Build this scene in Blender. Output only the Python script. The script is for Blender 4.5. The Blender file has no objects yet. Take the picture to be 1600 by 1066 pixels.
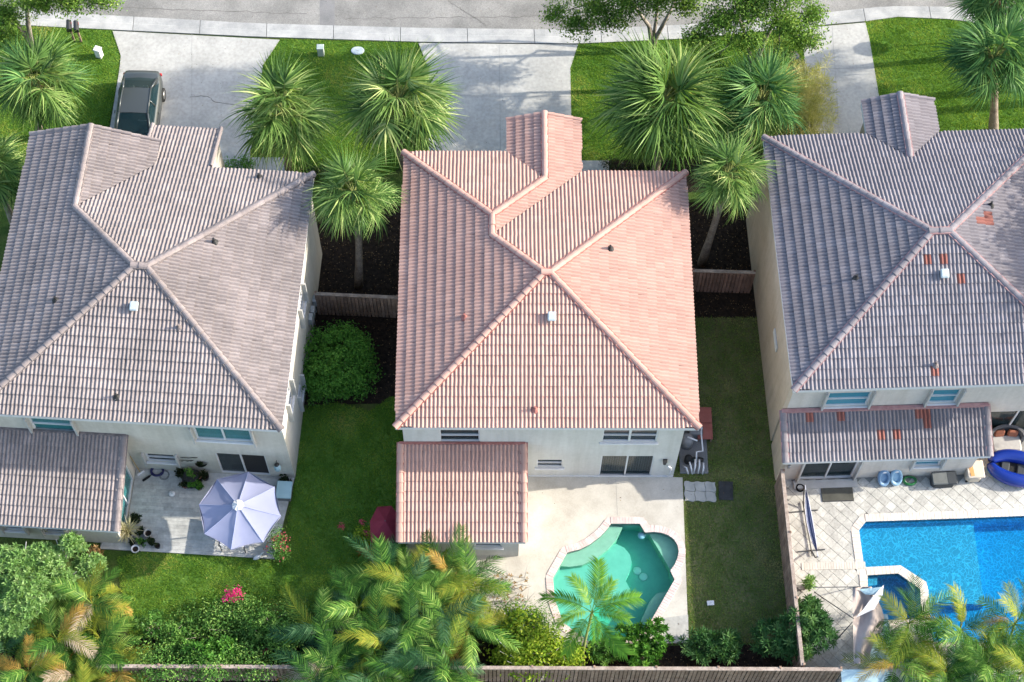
import bpy, math, random
import numpy as np
from mathutils import Matrix, Vector
from mathutils.geometry import tessellate_polygon

random.seed(7)
RNG = np.random.default_rng(11)
C = bpy.context.scene.collection
SC = bpy.context.scene
rad = math.radians

# ---------------------------------------------------------------- camera
CF, CA, CB, CC, CY, CH = 2728.48, -.0212, .4555, .0221, -24.962, 66.219
CAMROT = Matrix.Rotation(CA, 3, 'Z') @ Matrix.Rotation(CB, 3, 'X') @ Matrix.Rotation(CC, 3, 'Z')
CAMPOS = Vector((0, CY, CH))
cd = bpy.data.cameras.new('camera')
cam = bpy.data.objects.new('camera', cd)
C.objects.link(cam)
cam.matrix_world = Matrix.Translation(CAMPOS) @ CAMROT.to_4x4()
cd.sensor_fit = 'HORIZONTAL'
cd.sensor_width = 36
cd.lens = CF / 1600 * 36
cd.clip_start = 1
cd.clip_end = 2000
SC.camera = cam


def at(px, py, z=0.0):
    """World point at height z seen at a pixel of the 1600 px photo."""
    d = CAMROT @ Vector(((px - 800) / CF, -(py - 533) / CF, -1))
    return CAMPOS + d * ((z - CAMPOS.z) / d.z)


# ---------------------------------------------------------------- light
SUN_EL, SUN_AZ = 26.5, 6.5          # azimuth counter-clockwise from +X
w = bpy.data.worlds.new('World')
SC.world = w
w.use_nodes = True
nt = w.node_tree
nt.nodes.clear()
sky = nt.nodes.new('ShaderNodeTexSky')
sky.sky_type = 'NISHITA'
sky.sun_disc = False
sky.sun_elevation = rad(SUN_EL)
sky.sun_rotation = rad(90 - SUN_AZ)
sky.air_density = 1.0
sky.dust_density = 2.0
bg = nt.nodes.new('ShaderNodeBackground')
bg.inputs[1].default_value = 0.15
wo = nt.nodes.new('ShaderNodeOutputWorld')
nt.links.new(sky.outputs[0], bg.inputs[0])
nt.links.new(bg.outputs[0], wo.inputs[0])
sl = bpy.data.lights.new('sun', 'SUN')
sl.energy = 2.8
sl.angle = rad(0.6)
sl.color = (1.0, .93, .82)
so = bpy.data.objects.new('sun', sl)
C.objects.link(so)
sd = Vector((math.cos(rad(SUN_EL)) * math.cos(rad(SUN_AZ)), math.cos(rad(SUN_EL)) * math.sin(rad(SUN_AZ)), math.sin(rad(SUN_EL))))
so.rotation_euler = sd.to_track_quat('Z', 'Y').to_euler()
so.location = sd * 60
SC.view_settings.view_transform = 'Standard'
SC.view_settings.look = 'None'
SC.view_settings.gamma = 1
SC.view_settings.exposure = 1.72
SC.view_settings.use_curve_mapping = False
SC.render.engine = 'CYCLES'
cy = SC.cycles
cy.max_bounces = 6
cy.diffuse_bounces = 3
cy.glossy_bounces = 2
cy.transmission_bounces = 4
cy.transparent_max_bounces = 8
cy.use_adaptive_sampling = False
cy.use_denoising = True
cy.denoising_prefilter = 'ACCURATE'
cy.sample_clamp_indirect = 4
SC.render.filter_size = 0.75
cy.caustics_reflective = False
cy.caustics_refractive = False


# ---------------------------------------------------------------- materials
def S(r, g, b):
    f = lambda c: (c / 255 / 12.92) if c / 255 <= .04045 else ((c / 255 + .055) / 1.055) ** 2.4
    return (f(r), f(g), f(b), 1)


def mix(nt, fac, a, b, mode='MIX'):
    m = nt.nodes.new('ShaderNodeMix')
    m.data_type = 'RGBA'
    m.blend_type = mode
    for i, v in ((0, fac), (6, a), (7, b)):
        if hasattr(v, 'is_output'):
            nt.links.new(v, m.inputs[i])
        else:
            m.inputs[i].default_value = v
    return m.outputs[2]


def noise(nt, scale, detail=3, rough=.55, vec=None):
    n = nt.nodes.new('ShaderNodeTexNoise')
    n.inputs['Scale'].default_value = scale
    n.inputs['Detail'].default_value = detail
    n.inputs['Roughness'].default_value = rough
    if vec is None:
        g = nt.nodes.new('ShaderNodeNewGeometry')
        vec = g.outputs['Position']
    nt.links.new(vec, n.inputs['Vector'])
    return n.outputs['Fac']


def ramp(nt, fac, stops):
    r = nt.nodes.new('ShaderNodeValToRGB')
    e = r.color_ramp.elements
    while len(e) < len(stops):
        e.new(.5)
    for k, (p, c) in enumerate(stops):
        e[k].position = p
        e[k].color = c if len(c) == 4 else (*c, 1)
    nt.links.new(fac, r.inputs[0])
    return r.outputs[0]


def math_node(nt, op, a, b=None, c=None):
    m = nt.nodes.new('ShaderNodeMath')
    m.operation = op
    for i, v in enumerate((a, b, c)):
        if v is None:
            continue
        if hasattr(v, 'is_output'):
            nt.links.new(v, m.inputs[i])
        else:
            m.inputs[i].default_value = v
    return m.outputs[0]


def tone_node(nt, obj_amount=.5):
    """per-piece tone: the mesh's face attribute plus a random value per object"""
    a = nt.nodes.new('ShaderNodeAttribute')
    a.attribute_name = 'tone'
    o = nt.nodes.new('ShaderNodeObjectInfo')
    r = math_node(nt, 'MULTIPLY_ADD', o.outputs['Random'], obj_amount, -obj_amount / 2)
    return math_node(nt, 'ADD', a.outputs['Fac'], r)


MATS = {}


def base_mat(name):
    m = bpy.data.materials.new(name)
    m.use_nodes = True
    nt = m.node_tree
    b = nt.nodes['Principled BSDF']
    MATS[name] = m
    return m, nt, b


def mat(name, c1, c2=None, scale=2.0, rough=.8, spec=.3, bump=0, bscale=30, metal=0, contrast=(.35, .65), tone=0.0, fine=None, streak=0.0):
    m, nt, b = base_mat(name)
    c1 = tuple(v * .79 for v in c1[:3]) + (1,)
    c2 = tuple(v * .79 for v in c2[:3]) + (1,) if c2 is not None else None
    col = None
    if c2 is not None:
        f = noise(nt, scale, 5, .6)
        col = ramp(nt, f, [(contrast[0], c1), (contrast[1], c2)])
    if fine is not None:
        f2 = noise(nt, fine[0], 3)
        k = ramp(nt, f2, [(.3, (1 - fine[1],) * 3), (.7, (1 + fine[1],) * 3)])
        col = mix(nt, 1.0, col if col is not None else c1, k, 'MULTIPLY')
    if streak:
        mp = nt.nodes.new('ShaderNodeVectorMath')
        mp.operation = 'MULTIPLY'
        mp.inputs[1].default_value = (2.6, 2.6, .16)
        g = nt.nodes.new('ShaderNodeNewGeometry')
        nt.links.new(g.outputs['Position'], mp.inputs[0])
        k = ramp(nt, noise(nt, 1.0, 6, .7, mp.outputs[0]), [(.42, (1, 1, 1)), (.72, (1 - streak, 1 - streak * 1.05, 1 - streak * 1.2))])
        col = mix(nt, 1.0, col if col is not None else c1, k, 'MULTIPLY')
    if tone:
        t = tone_node(nt, .8)
        k = ramp(nt, t, [(0, (1 - tone,) * 3), (1, (1 + tone,) * 3)])
        col = mix(nt, 1.0, col if col is not None else c1, k, 'MULTIPLY')
    if col is None:
        b.inputs['Base Color'].default_value = c1
    else:
        nt.links.new(col, b.inputs['Base Color'])
    b.inputs['Roughness'].default_value = rough
    b.inputs['Specular IOR Level'].default_value = spec
    b.inputs['Metallic'].default_value = metal
    if bump:
        n = noise(nt, bscale, 4)
        bn = nt.nodes.new('ShaderNodeBump')
        bn.inputs['Strength'].default_value = bump
        bn.inputs['Distance'].default_value = .02
        nt.links.new(n, bn.inputs['Height'])
        nt.links.new(bn.outputs[0], b.inputs['Normal'])
    return m


def leaf_mat(name, stops, transl=.35, gloss=.25, obj=.35, rough=.4):
    """leaf blade: diffuse + translucent + a little gloss, colour by the leaf's own tone"""
    m, nt, b = base_mat(name)
    nt.nodes.remove(b)
    t = tone_node(nt, obj)
    col = ramp(nt, t, stops)
    d = nt.nodes.new('ShaderNodeBsdfDiffuse')
    tr = nt.nodes.new('ShaderNodeBsdfTranslucent')
    g = nt.nodes.new('ShaderNodeBsdfGlossy')
    g.inputs['Roughness'].default_value = rough
    g.inputs['Color'].default_value = (.9, .95, .9, 1)
    nt.links.new(col, d.inputs[0])
    tc = mix(nt, 1.0, col, (1.25, 1.2, .6, 1), 'MULTIPLY')
    nt.links.new(tc, tr.inputs[0])
    a = nt.nodes.new('ShaderNodeMixShader')
    a.inputs[0].default_value = transl
    nt.links.new(d.outputs[0], a.inputs[1])
    nt.links.new(tr.outputs[0], a.inputs[2])
    lw = nt.nodes.new('ShaderNodeFresnel')
    lw.inputs[0].default_value = 1.4
    gf = math_node(nt, 'MULTIPLY', lw.outputs[0], gloss)
    c2 = nt.nodes.new('ShaderNodeMixShader')
    nt.links.new(math_node(nt, 'MULTIPLY', gf, .25), c2.inputs[0])
    nt.links.new(a.outputs[0], c2.inputs[1])
    nt.links.new(g.outputs[0], c2.inputs[2])
    nt.links.new(c2.outputs[0], nt.nodes['Material Output'].inputs[0])
    return m


def tile_mat(name, c1, c2, dirt, dirt_amt, tone=.12, hump=None, rough=.75, spec=.3, hump_amt=.6):
    """concrete roof tile: colour varies tile by tile, weather stains, worn crowns"""
    m, nt, b = base_mat(name)
    sc = lambda c: tuple(v * .60 for v in c[:3]) + (1,) if c is not None else None
    c1, c2, dirt, hump = sc(c1), sc(c2), sc(dirt), sc(hump)
    t = tone_node(nt, .9)
    col = ramp(nt, t, [(.1, c1), (.9, c2)])
    k = ramp(nt, t, [(0, (1 - tone,) * 3), (1, (1 + tone,) * 3)])
    col = mix(nt, 1.0, col, k, 'MULTIPLY')
    n = noise(nt, .45, 4, .6)
    n2 = noise(nt, 9, 5, .7)
    s = math_node(nt, 'MULTIPLY_ADD', n2, .6, math_node(nt, 'MULTIPLY', n, .6))
    fac = ramp(nt, s, [(.48, (0, 0, 0)), (.74, (dirt_amt,) * 3)])
    col = mix(nt, fac, col, dirt)
    if hump is not None:
        a = nt.nodes.new('ShaderNodeAttribute')
        a.attribute_name = 'crownwear'
        n3 = noise(nt, 22, 4, .7)
        f = math_node(nt, 'MULTIPLY', a.outputs['Fac'], ramp(nt, n3, [(.3, (0, 0, 0)), (.62, (hump_amt,) * 3)]))
        col = mix(nt, f, col, hump)
    nt.links.new(col, b.inputs['Base Color'])
    b.inputs['Roughness'].default_value = rough
    b.inputs['Specular IOR Level'].default_value = spec
    bn = nt.nodes.new('ShaderNodeBump')
    bn.inputs['Strength'].default_value = .35
    bn.inputs['Distance'].default_value = .01
    nt.links.new(noise(nt, 45, 4), bn.inputs['Height'])
    nt.links.new(bn.outputs[0], b.inputs['Normal'])
    return m


def glass_mat(name, tint, see=.35, rough=.04):
    """window pane: partly see-through, mirrors the sky"""
    m, nt, b = base_mat(name)
    b.inputs['Base Color'].default_value = tint
    b.inputs['Roughness'].default_value = rough
    b.inputs['Specular IOR Level'].default_value = .8
    tr = nt.nodes.new('ShaderNodeBsdfTransparent')
    tr.inputs[0].default_value = (.8, .88, .88, 1)
    mx = nt.nodes.new('ShaderNodeMixShader')
    mx.inputs[0].default_value = see
    nt.links.new(b.outputs[0], mx.inputs[1])
    nt.links.new(tr.outputs[0], mx.inputs[2])
    nt.links.new(mx.outputs[0], nt.nodes['Material Output'].inputs[0])
    return m


def water_mat(name, absorb, density, ripple, scale, lens=0.0):
    """clear water body: see-through rippled surface, colour from absorption in its volume;
    with lens > 0 the ripples gather and spread the light that passes through them"""
    m, nt, b = base_mat(name)
    nt.nodes.remove(b)
    out = nt.nodes['Material Output']
    tr = nt.nodes.new('ShaderNodeBsdfTransparent')
    gl = nt.nodes.new('ShaderNodeBsdfGlossy')
    gl.inputs['Roughness'].default_value = .03
    geo = nt.nodes.new('ShaderNodeNewGeometry')
    warp = nt.nodes.new('ShaderNodeTexNoise')
    warp.inputs['Scale'].default_value = 1.6
    nt.links.new(geo.outputs['Position'], warp.inputs['Vector'])
    add = nt.nodes.new('ShaderNodeVectorMath')
    add.operation = 'MULTIPLY_ADD'
    nt.links.new(warp.outputs['Color'], add.inputs[0])
    add.inputs[1].default_value = (.85, .85, .5)
    nt.links.new(geo.outputs['Position'], add.inputs[2])
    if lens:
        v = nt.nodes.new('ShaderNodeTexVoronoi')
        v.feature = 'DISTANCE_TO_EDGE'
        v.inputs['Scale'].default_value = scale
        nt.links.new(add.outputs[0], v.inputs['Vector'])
        t = ramp(nt, v.outputs['Distance'], [(0, (1, 1, 1)), (.035, (1 - lens * .25,) * 3), (.085, (1 - lens,) * 3)])  # bright cell edges imitate caustics, painted into the transparency colour
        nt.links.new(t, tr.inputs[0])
    fr = nt.nodes.new('ShaderNodeFresnel')
    fr.inputs[0].default_value = 1.33
    n = noise(nt, 7, 3, .6)
    bn = nt.nodes.new('ShaderNodeBump')
    bn.inputs['Strength'].default_value = ripple
    bn.inputs['Distance'].default_value = .03
    nt.links.new(n, bn.inputs['Height'])
    nt.links.new(bn.outputs[0], gl.inputs['Normal'])
    nt.links.new(bn.outputs[0], fr.inputs['Normal'])
    # seen from below the surface lets light out: no mirror on its inner side
    front = math_node(nt, 'SUBTRACT', 1.0, geo.outputs['Backfacing'])
    fac = math_node(nt, 'MULTIPLY', fr.outputs[0], front)
    mx = nt.nodes.new('ShaderNodeMixShader')
    nt.links.new(fac, mx.inputs[0])
    nt.links.new(tr.outputs[0], mx.inputs[1])
    nt.links.new(gl.outputs[0], mx.inputs[2])
    nt.links.new(mx.outputs[0], out.inputs[0])
    va = nt.nodes.new('ShaderNodeVolumeAbsorption')
    va.inputs['Color'].default_value = absorb
    va.inputs['Density'].default_value = density
    nt.links.new(va.outputs[0], out.inputs['Volume'])
    return m


GREY = lambda v: (v, v, v, 1)
mat('soil', (.035, .026, .017, 1), (.075, .055, .036, 1), 3, .95, .1, .8, 25, fine=(30, .4))
mat('mulch', (.014, .010, .008, 1), (.045, .032, .024, 1), 6, .95, .1, 1, 30, fine=(50, .5))
mat('lawn_base', (.06, .15, .018, 1), (.11, .21, .035, 1), 1.4, .95, .1, .6, 40, fine=(45, .4))
mat('side_lawn_base', (.08, .11, .03, 1), (.15, .15, .065, 1), 1.2, .95, .1, .6, 40, fine=(45, .5))
mat('asphalt', (.21, .205, .19, 1), (.33, .32, .295, 1), .5, .9, .2, .6, 60, fine=(22, .22))
mat('asphalt_patch', (.20, .20, .195, 1), (.26, .255, .25, 1), 1.2, .9, .2, .5, 90, fine=(60, .25))
mat('kerb_concrete', (.34, .345, .335, 1), (.50, .495, .47, 1), 1.2, .85, .25, .3, 60, fine=(25, .1), tone=.05)
mat('drive_concrete', (.39, .385, .355, 1), (.52, .51, .47, 1), .7, .85, .25, .3, 70, fine=(7, .12), contrast=(.3, .7))
mat('deck_concrete', (.47, .435, .37, 1), (.62, .585, .51, 1), .8, .85, .25, .25, 60, fine=(20, .07))
mat('joint_sand', (.24, .235, .215, 1), (.33, .32, .29, 1), 8, .95, .1)
mat('joint_dark', (.13, .125, .115, 1), (.2, .19, .175, 1), 6, .95, .1)
mat('joint_soft', (.30, .30, .28, 1), (.36, .355, .335, 1), 6, .95, .1)
mat('paver', (.44, .43, .39, 1), (.60, .585, .53, 1), 1.8, .85, .25, .3, 50, tone=.13, fine=(14, .16))
mat('border_brick', (.56, .52, .46, 1), (.66, .61, .54, 1), 3, .85, .25, .2, 50, tone=.1)
mat('step_paver', (.36, .36, .33, 1), (.48, .47, .43, 1), 3, .9, .2, .4, 40, tone=.1)
mat('pink_brick', (.68, .52, .48, 1), (.76, .63, .58, 1), 3, .85, .25, .2, 50, tone=.14)
mat('cream_brick', (.66, .58, .50, 1), (.76, .69, .61, 1), 3, .85, .25, .2, 50, tone=.08)
mat('plank_grey', (.41, .41, .385, 1), (.56, .555, .52, 1), 3, .6, .35, .1, 40, tone=.16, fine=(10, .1))
mat('plaster_green', (.24, .46, .41, 1), (.28, .50, .45, 1), 1.5, .7, .3, fine=(5, .05))
mat('plaster_ledge', (.25, .45, .34, 1), (.28, .48, .37, 1), 2, .7, .3, fine=(6, .06))
mat('plaster_blue', (.06, .54, .86, 1), (.08, .57, .88, 1), 1.5, .7, .3)
water_mat('green_water', (.10, .97, .78, 1), .85, .16, 3)
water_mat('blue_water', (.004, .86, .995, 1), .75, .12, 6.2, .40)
mat('drain_white', GREY(.7), rough=.5)
mat('wall_cream', (.64, .625, .585, 1), (.70, .685, .64, 1), .8, .9, .2, .35, 70, fine=(6, .04), streak=.16)
mat('wall_beige', (.60, .56, .48, 1), (.66, .62, .54, 1), .8, .9, .2, .35, 70, fine=(6, .05), streak=.16)
mat('wall_peach_skylit', (.62, .575, .52, 1), (.68, .63, .57, 1), .8, .9, .2, .35, 70, fine=(6, .05), streak=.16)  # same peach paint, lightened to imitate blue sky light on rear walls
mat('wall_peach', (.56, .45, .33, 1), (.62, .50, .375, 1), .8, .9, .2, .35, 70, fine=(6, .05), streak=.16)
mat('trim_white', GREY(.74), GREY(.66), 3, .6, .35)
mat('trim_grey', (.45, .45, .43, 1), (.52, .52, .5, 1), 3, .7, .3)
mat('underlay', (.05, .04, .038, 1), rough=.95)
mat('mortar_red', (.33, .13, .11, 1), (.42, .19, .16, 1), 5, .95, .1, .5, 40)
mat('mortar_grey', (.16, .14, .135, 1), (.26, .22, .21, 1), 5, .95, .1, .5, 40)
mat('mortar_rose', (.36, .20, .20, 1), (.45, .28, .27, 1), 5, .95, .1, .5, 40)
TERRA = tile_mat('tile_terracotta', (.63, .385, .31, 1), (.67, .42, .34, 1), (.46, .22, .175, 1), .25, .06, hump=(.78, .57, .475, 1), rough=.65, spec=.25, hump_amt=.2)
TAUPE = tile_mat('tile_taupe', (.385, .32, .305, 1), (.44, .37, .35, 1), (.10, .09, .088, 1), .5, .09, hump=(.56, .50, .455, 1), hump_amt=.36)
SLATE = tile_mat('tile_slate', (.295, .265, .285, 1), (.34, .31, .33, 1), (.13, .115, .12, 1), .35, .08, hump=(.50, .47, .46, 1), hump_amt=.2)
REDT = tile_mat('tile_red', (.34, .115, .085, 1), (.40, .15, .115, 1), (.25, .09, .07, 1), .4, .08)
mat('wood_fence', (.25, .165, .12, 1), (.38, .265, .20, 1), 2.5, .9, .15, .4, 30, tone=.22, fine=(14, .2))
mat('wood_cap', (.30, .235, .19, 1), (.45, .37, .31, 1), 3, .9, .15, .4, 30, fine=(14, .2))
mat('wood_red', (.20, .115, .085, 1), (.29, .17, .13, 1), 3, .9, .15, .4, 30, tone=.2)
glass_mat('glass', (.02, .035, .04, 1), .45)
glass_mat('glass_teal', (.05, .23, .24, 1), .36)
glass_mat('glass_blue', (.06, .30, .40, 1), .34)
mat('dark_screen', (.015, .015, .017, 1), rough=.6)
mat('blind_white', GREY(.55), rough=.7)
mat('black_metal', GREY(.02), rough=.5, spec=.5)
mat('black_rubber', GREY(.018), rough=.8)
mat('white_plastic', GREY(.78), GREY(.7), 5, .5, .4)
mat('grey_plastic', GREY(.2), GREY(.25), 5, .6)
mat('vent_pale', (.46, .53, .54, 1), (.54, .6, .61, 1), 6, .5, .4)
mat('sail_blue', (.265, .285, .41, 1), (.29, .31, .44, 1), 2, .8, .2, .1, 20)
mat('umbrella_seam', (.36, .40, .58, 1), rough=.8)
mat('maroon', (.20, .012, .03, 1), (.24, .02, .04, 1), 3, .7, .3)
mat('teal_lid', (.36, .55, .58, 1), (.42, .6, .62, 1), 4, .5, .4)
mat('terracotta_pot', (.30, .13, .08, 1), (.36, .17, .11, 1), 5, .8)
mat('dark_pot', GREY(.03), rough=.6)
mat('pale_pot', (.45, .42, .38, 1), (.55, .52, .47, 1), 6, .8)
mat('navy_plastic', (.02, .02, .10, 1), rough=.4, spec=.5)
mat('yellow_wood', (.55, .35, .10, 1), rough=.6)
mat('silver_paint', (.085, .095, .093, 1), rough=.3, metal=.4, spec=.6)
mat('black_paint', GREY(.012), rough=.15, spec=.7)
mat('tyre', GREY(.02), rough=.8)
mat('alloy', (.6, .6, .58, 1), rough=.3, metal=.9)
glass_mat('car_glass', (.01, .03, .036, 1), .45, .08)
MATS['car_glass'].node_tree.nodes['Principled BSDF'].inputs['Specular IOR Level'].default_value = .25
mat('wild_grass', (.05, .10, .018, 1), (.11, .14, .04, 1), .8, .95, .1, .8, 30, fine=(20, .35))
mat('seat_grey', (.16, .17, .17, 1), rough=.8)
mat('red_lamp', (.4, .02, .02, 1), rough=.2)
mat('trunk_bark', (.20, .175, .145, 1), (.33, .30, .26, 1), 5, .95, .1, 1, 14, fine=(18, .35))
mat('palm_bark', (.20, .16, .125, 1), (.32, .27, .22, 1), 4, .95, .1, 1, 20, fine=(22, .35))
mat('palm_boots', (.16, .085, .045, 1), (.30, .17, .09, 1), 8, .95, .1, .8, 25)
mat('twig', (.22, .19, .15, 1), (.30, .26, .22, 1), 8, .9)
mat('pale_twig', (.45, .43, .40, 1), (.55, .52, .48, 1), 8, .9)
leaf_mat('fan_leaf', [(0, (.03, .07, .02)), (.35, (.085, .17, .04)), (.7, (.20, .31, .085)), (1, (.44, .50, .20))], .33, .6, .55, .35)
leaf_mat('fan_leaf_dark', [(0, (.028, .08, .028)), (.5, (.07, .17, .05)), (1, (.20, .33, .10))], .3, .6, .4, .35)
leaf_mat('petiole_green', [(0, (.16, .20, .06)), (1, (.26, .28, .10))], .1, .3)
leaf_mat('dead_frond', [(0, (.20, .12, .05)), (1, (.40, .28, .14))], .3, .2)
leaf_mat('feather_leaf', [(0, (.015, .05, .010)), (.45, (.055, .15, .025)), (.8, (.15, .28, .05)), (1, (.30, .42, .10))], .35, .6, .6, .35)
leaf_mat('feather_blue', [(0, (.010, .035, .014)), (.5, (.03, .09, .036)), (1, (.12, .22, .10))], .3, .7, .5, .35)
leaf_mat('feather_yellow', [(0, (.10, .17, .025)), (.5, (.22, .27, .035)), (1, (.36, .34, .05))], .4, .5, .5, .4)
leaf_mat('feather_orange', [(0, (.20, .13, .03)), (.5, (.33, .20, .045)), (1, (.42, .32, .09))], .35, .4, .5, .4)
leaf_mat('feather_dry', [(0, (.22, .16, .10)), (1, (.50, .42, .32))], .3, .3, .5, .5)
leaf_mat('bright_palm', [(0, (.05, .15, .02)), (.5, (.10, .24, .03)), (1, (.24, .34, .05))], .4, .6, .4, .35)
leaf_mat('oak_leaf', [(0, (.04, .095, .016)), (.5, (.12, .23, .035)), (1, (.34, .44, .10))], .35, .5, 0, .4)
leaf_mat('bush_leaf', [(0, (.03, .10, .014)), (.5, (.08, .22, .03)), (1, (.18, .36, .06))], .3, .8, 0, .35)
leaf_mat('rosette_leaf', [(0, (.09, .19, .05)), (.5, (.19, .34, .10)), (1, (.38, .50, .22))], .35, .6, 0, .35)
leaf_mat('lime_leaf', [(0, (.10, .20, .016)), (.5, (.25, .36, .03)), (1, (.46, .50, .07))], .4, .4, 0, .4)
leaf_mat('vine_leaf', [(0, (.03, .09, .018)), (.5, (.09, .21, .04)), (1, (.24, .37, .09))], .3, .5, 0, .4)
leaf_mat('lance_leaf', [(0, (.02, .07, .02)), (.5, (.06, .15, .045)), (1, (.16, .27, .09))], .3, .8, 0, .35)
leaf_mat('straw_leaf', [(0, (.20, .24, .06)), (.5, (.42, .42, .15)), (1, (.66, .60, .30))], .45, .3, .3, .5)
leaf_mat('pale_spike', [(0, (.42, .38, .22)), (1, (.65, .58, .40))], .3, .3, .3)
leaf_mat('pink_flower', [(0, (.55, .02, .15)), (1, (.8, .08, .30))], .35, .1, 0)
leaf_mat('coral_flower', [(0, (.40, .03, .08)), (1, (.65, .12, .18))], .35, .1, 0)
leaf_mat('croton_leaf', [(0, (.10, .12, .02)), (.5, (.45, .16, .03)), (1, (.60, .38, .08))], .3, .5, 0)
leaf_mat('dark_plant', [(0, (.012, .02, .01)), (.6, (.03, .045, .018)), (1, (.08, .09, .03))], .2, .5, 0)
leaf_mat('grass_blade', [(0, (.05, .13, .015)), (.5, (.165, .31, .04)), (.85, (.36, .45, .08)), (1, (.46, .44, .15))], .4, .3, 0, .5)
leaf_mat('side_grass_blade', [(0, (.07, .13, .025)), (.45, (.17, .28, .06)), (.75, (.30, .34, .11)), (1, (.48, .42, .22))], .35, .2, 0, .5)
leaf_mat('litter', [(0, (.03, .02, .012)), (.6, (.10, .06, .03)), (1, (.28, .20, .11))], .1, .1, 0, .6)
mat('canvas_taupe', (.40, .33, .29, 1), (.46, .39, .345, 1), 2, .85, .2, .15, 25)
mat('canvas_white', GREY(.72), GREY(.66), 3, .8)
mat('sheet_blue', (.36, .52, .58, 1), (.42, .58, .63, 1), 2, .5, .35)
mat('float_blue', (.14, .26, .42, 1), (.22, .36, .52, 1), 4, .5, .4)
mat('float_pale', (.24, .42, .58, 1), (.32, .50, .64, 1), 4, .5, .4)
mat('hose_green', (.01, .16, .04, 1), rough=.4, spec=.5)
mat('box_dark', (.045, .052, .058, 1), rough=.6)
mat('box_lid', (.13, .14, .135, 1), (.16, .17, .165, 1), 3, .6)
mat('tan_plastic', (.58, .50, .40, 1), (.64, .56, .45, 1), 3, .6)
mat('orange_cloth', (.62, .33, .12, 1), rough=.85)
mat('royal_blue', (.006, .03, .26, 1), rough=.25, spec=.6)
mat('cyan_vinyl', (.02, .40, .52, 1), rough=.3, spec=.5)
mat('white_vinyl', GREY(.8), rough=.35)
mat('wicker', (.10, .10, .105, 1), (.16, .16, .165, 1), 25, .8)
mat('seat_cushion', (.42, .40, .37, 1), (.48, .46, .42, 1), 8, .9)
mat('rust_cushion', (.30, .10, .055, 1), (.36, .14, .08, 1), 12, .9)
mat('hammock_navy', (.06, .075, .19, 1), rough=.9)
mat('hammock_white', (.55, .58, .66, 1), rough=.9)
mat('utility_green', (.50, .58, .52, 1), (.56, .63, .57, 1), 5, .6)
mat('utility_white', (.72, .73, .70, 1), (.78, .79, .76, 1), 5, .6)
mat('sign_red', (.45, .02, .02, 1), rough=.4)
mat('galvanised', (.4, .4, .4, 1), rough=.45, metal=.7)
mat('mat_black', GREY(.05), GREY(.085), 4, .9, .1, .3, 60)
mat('mat_charcoal', (.06, .06, .05, 1), (.12, .12, .10, 1), 1.2, .85, .2, .3, 60)
mat('panel_red', (.30, .085, .065, 1), (.36, .12, .095, 1), 3, .7)
mat('steel_pole', (.13, .13, .13, 1), rough=.5, metal=.5)


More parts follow.
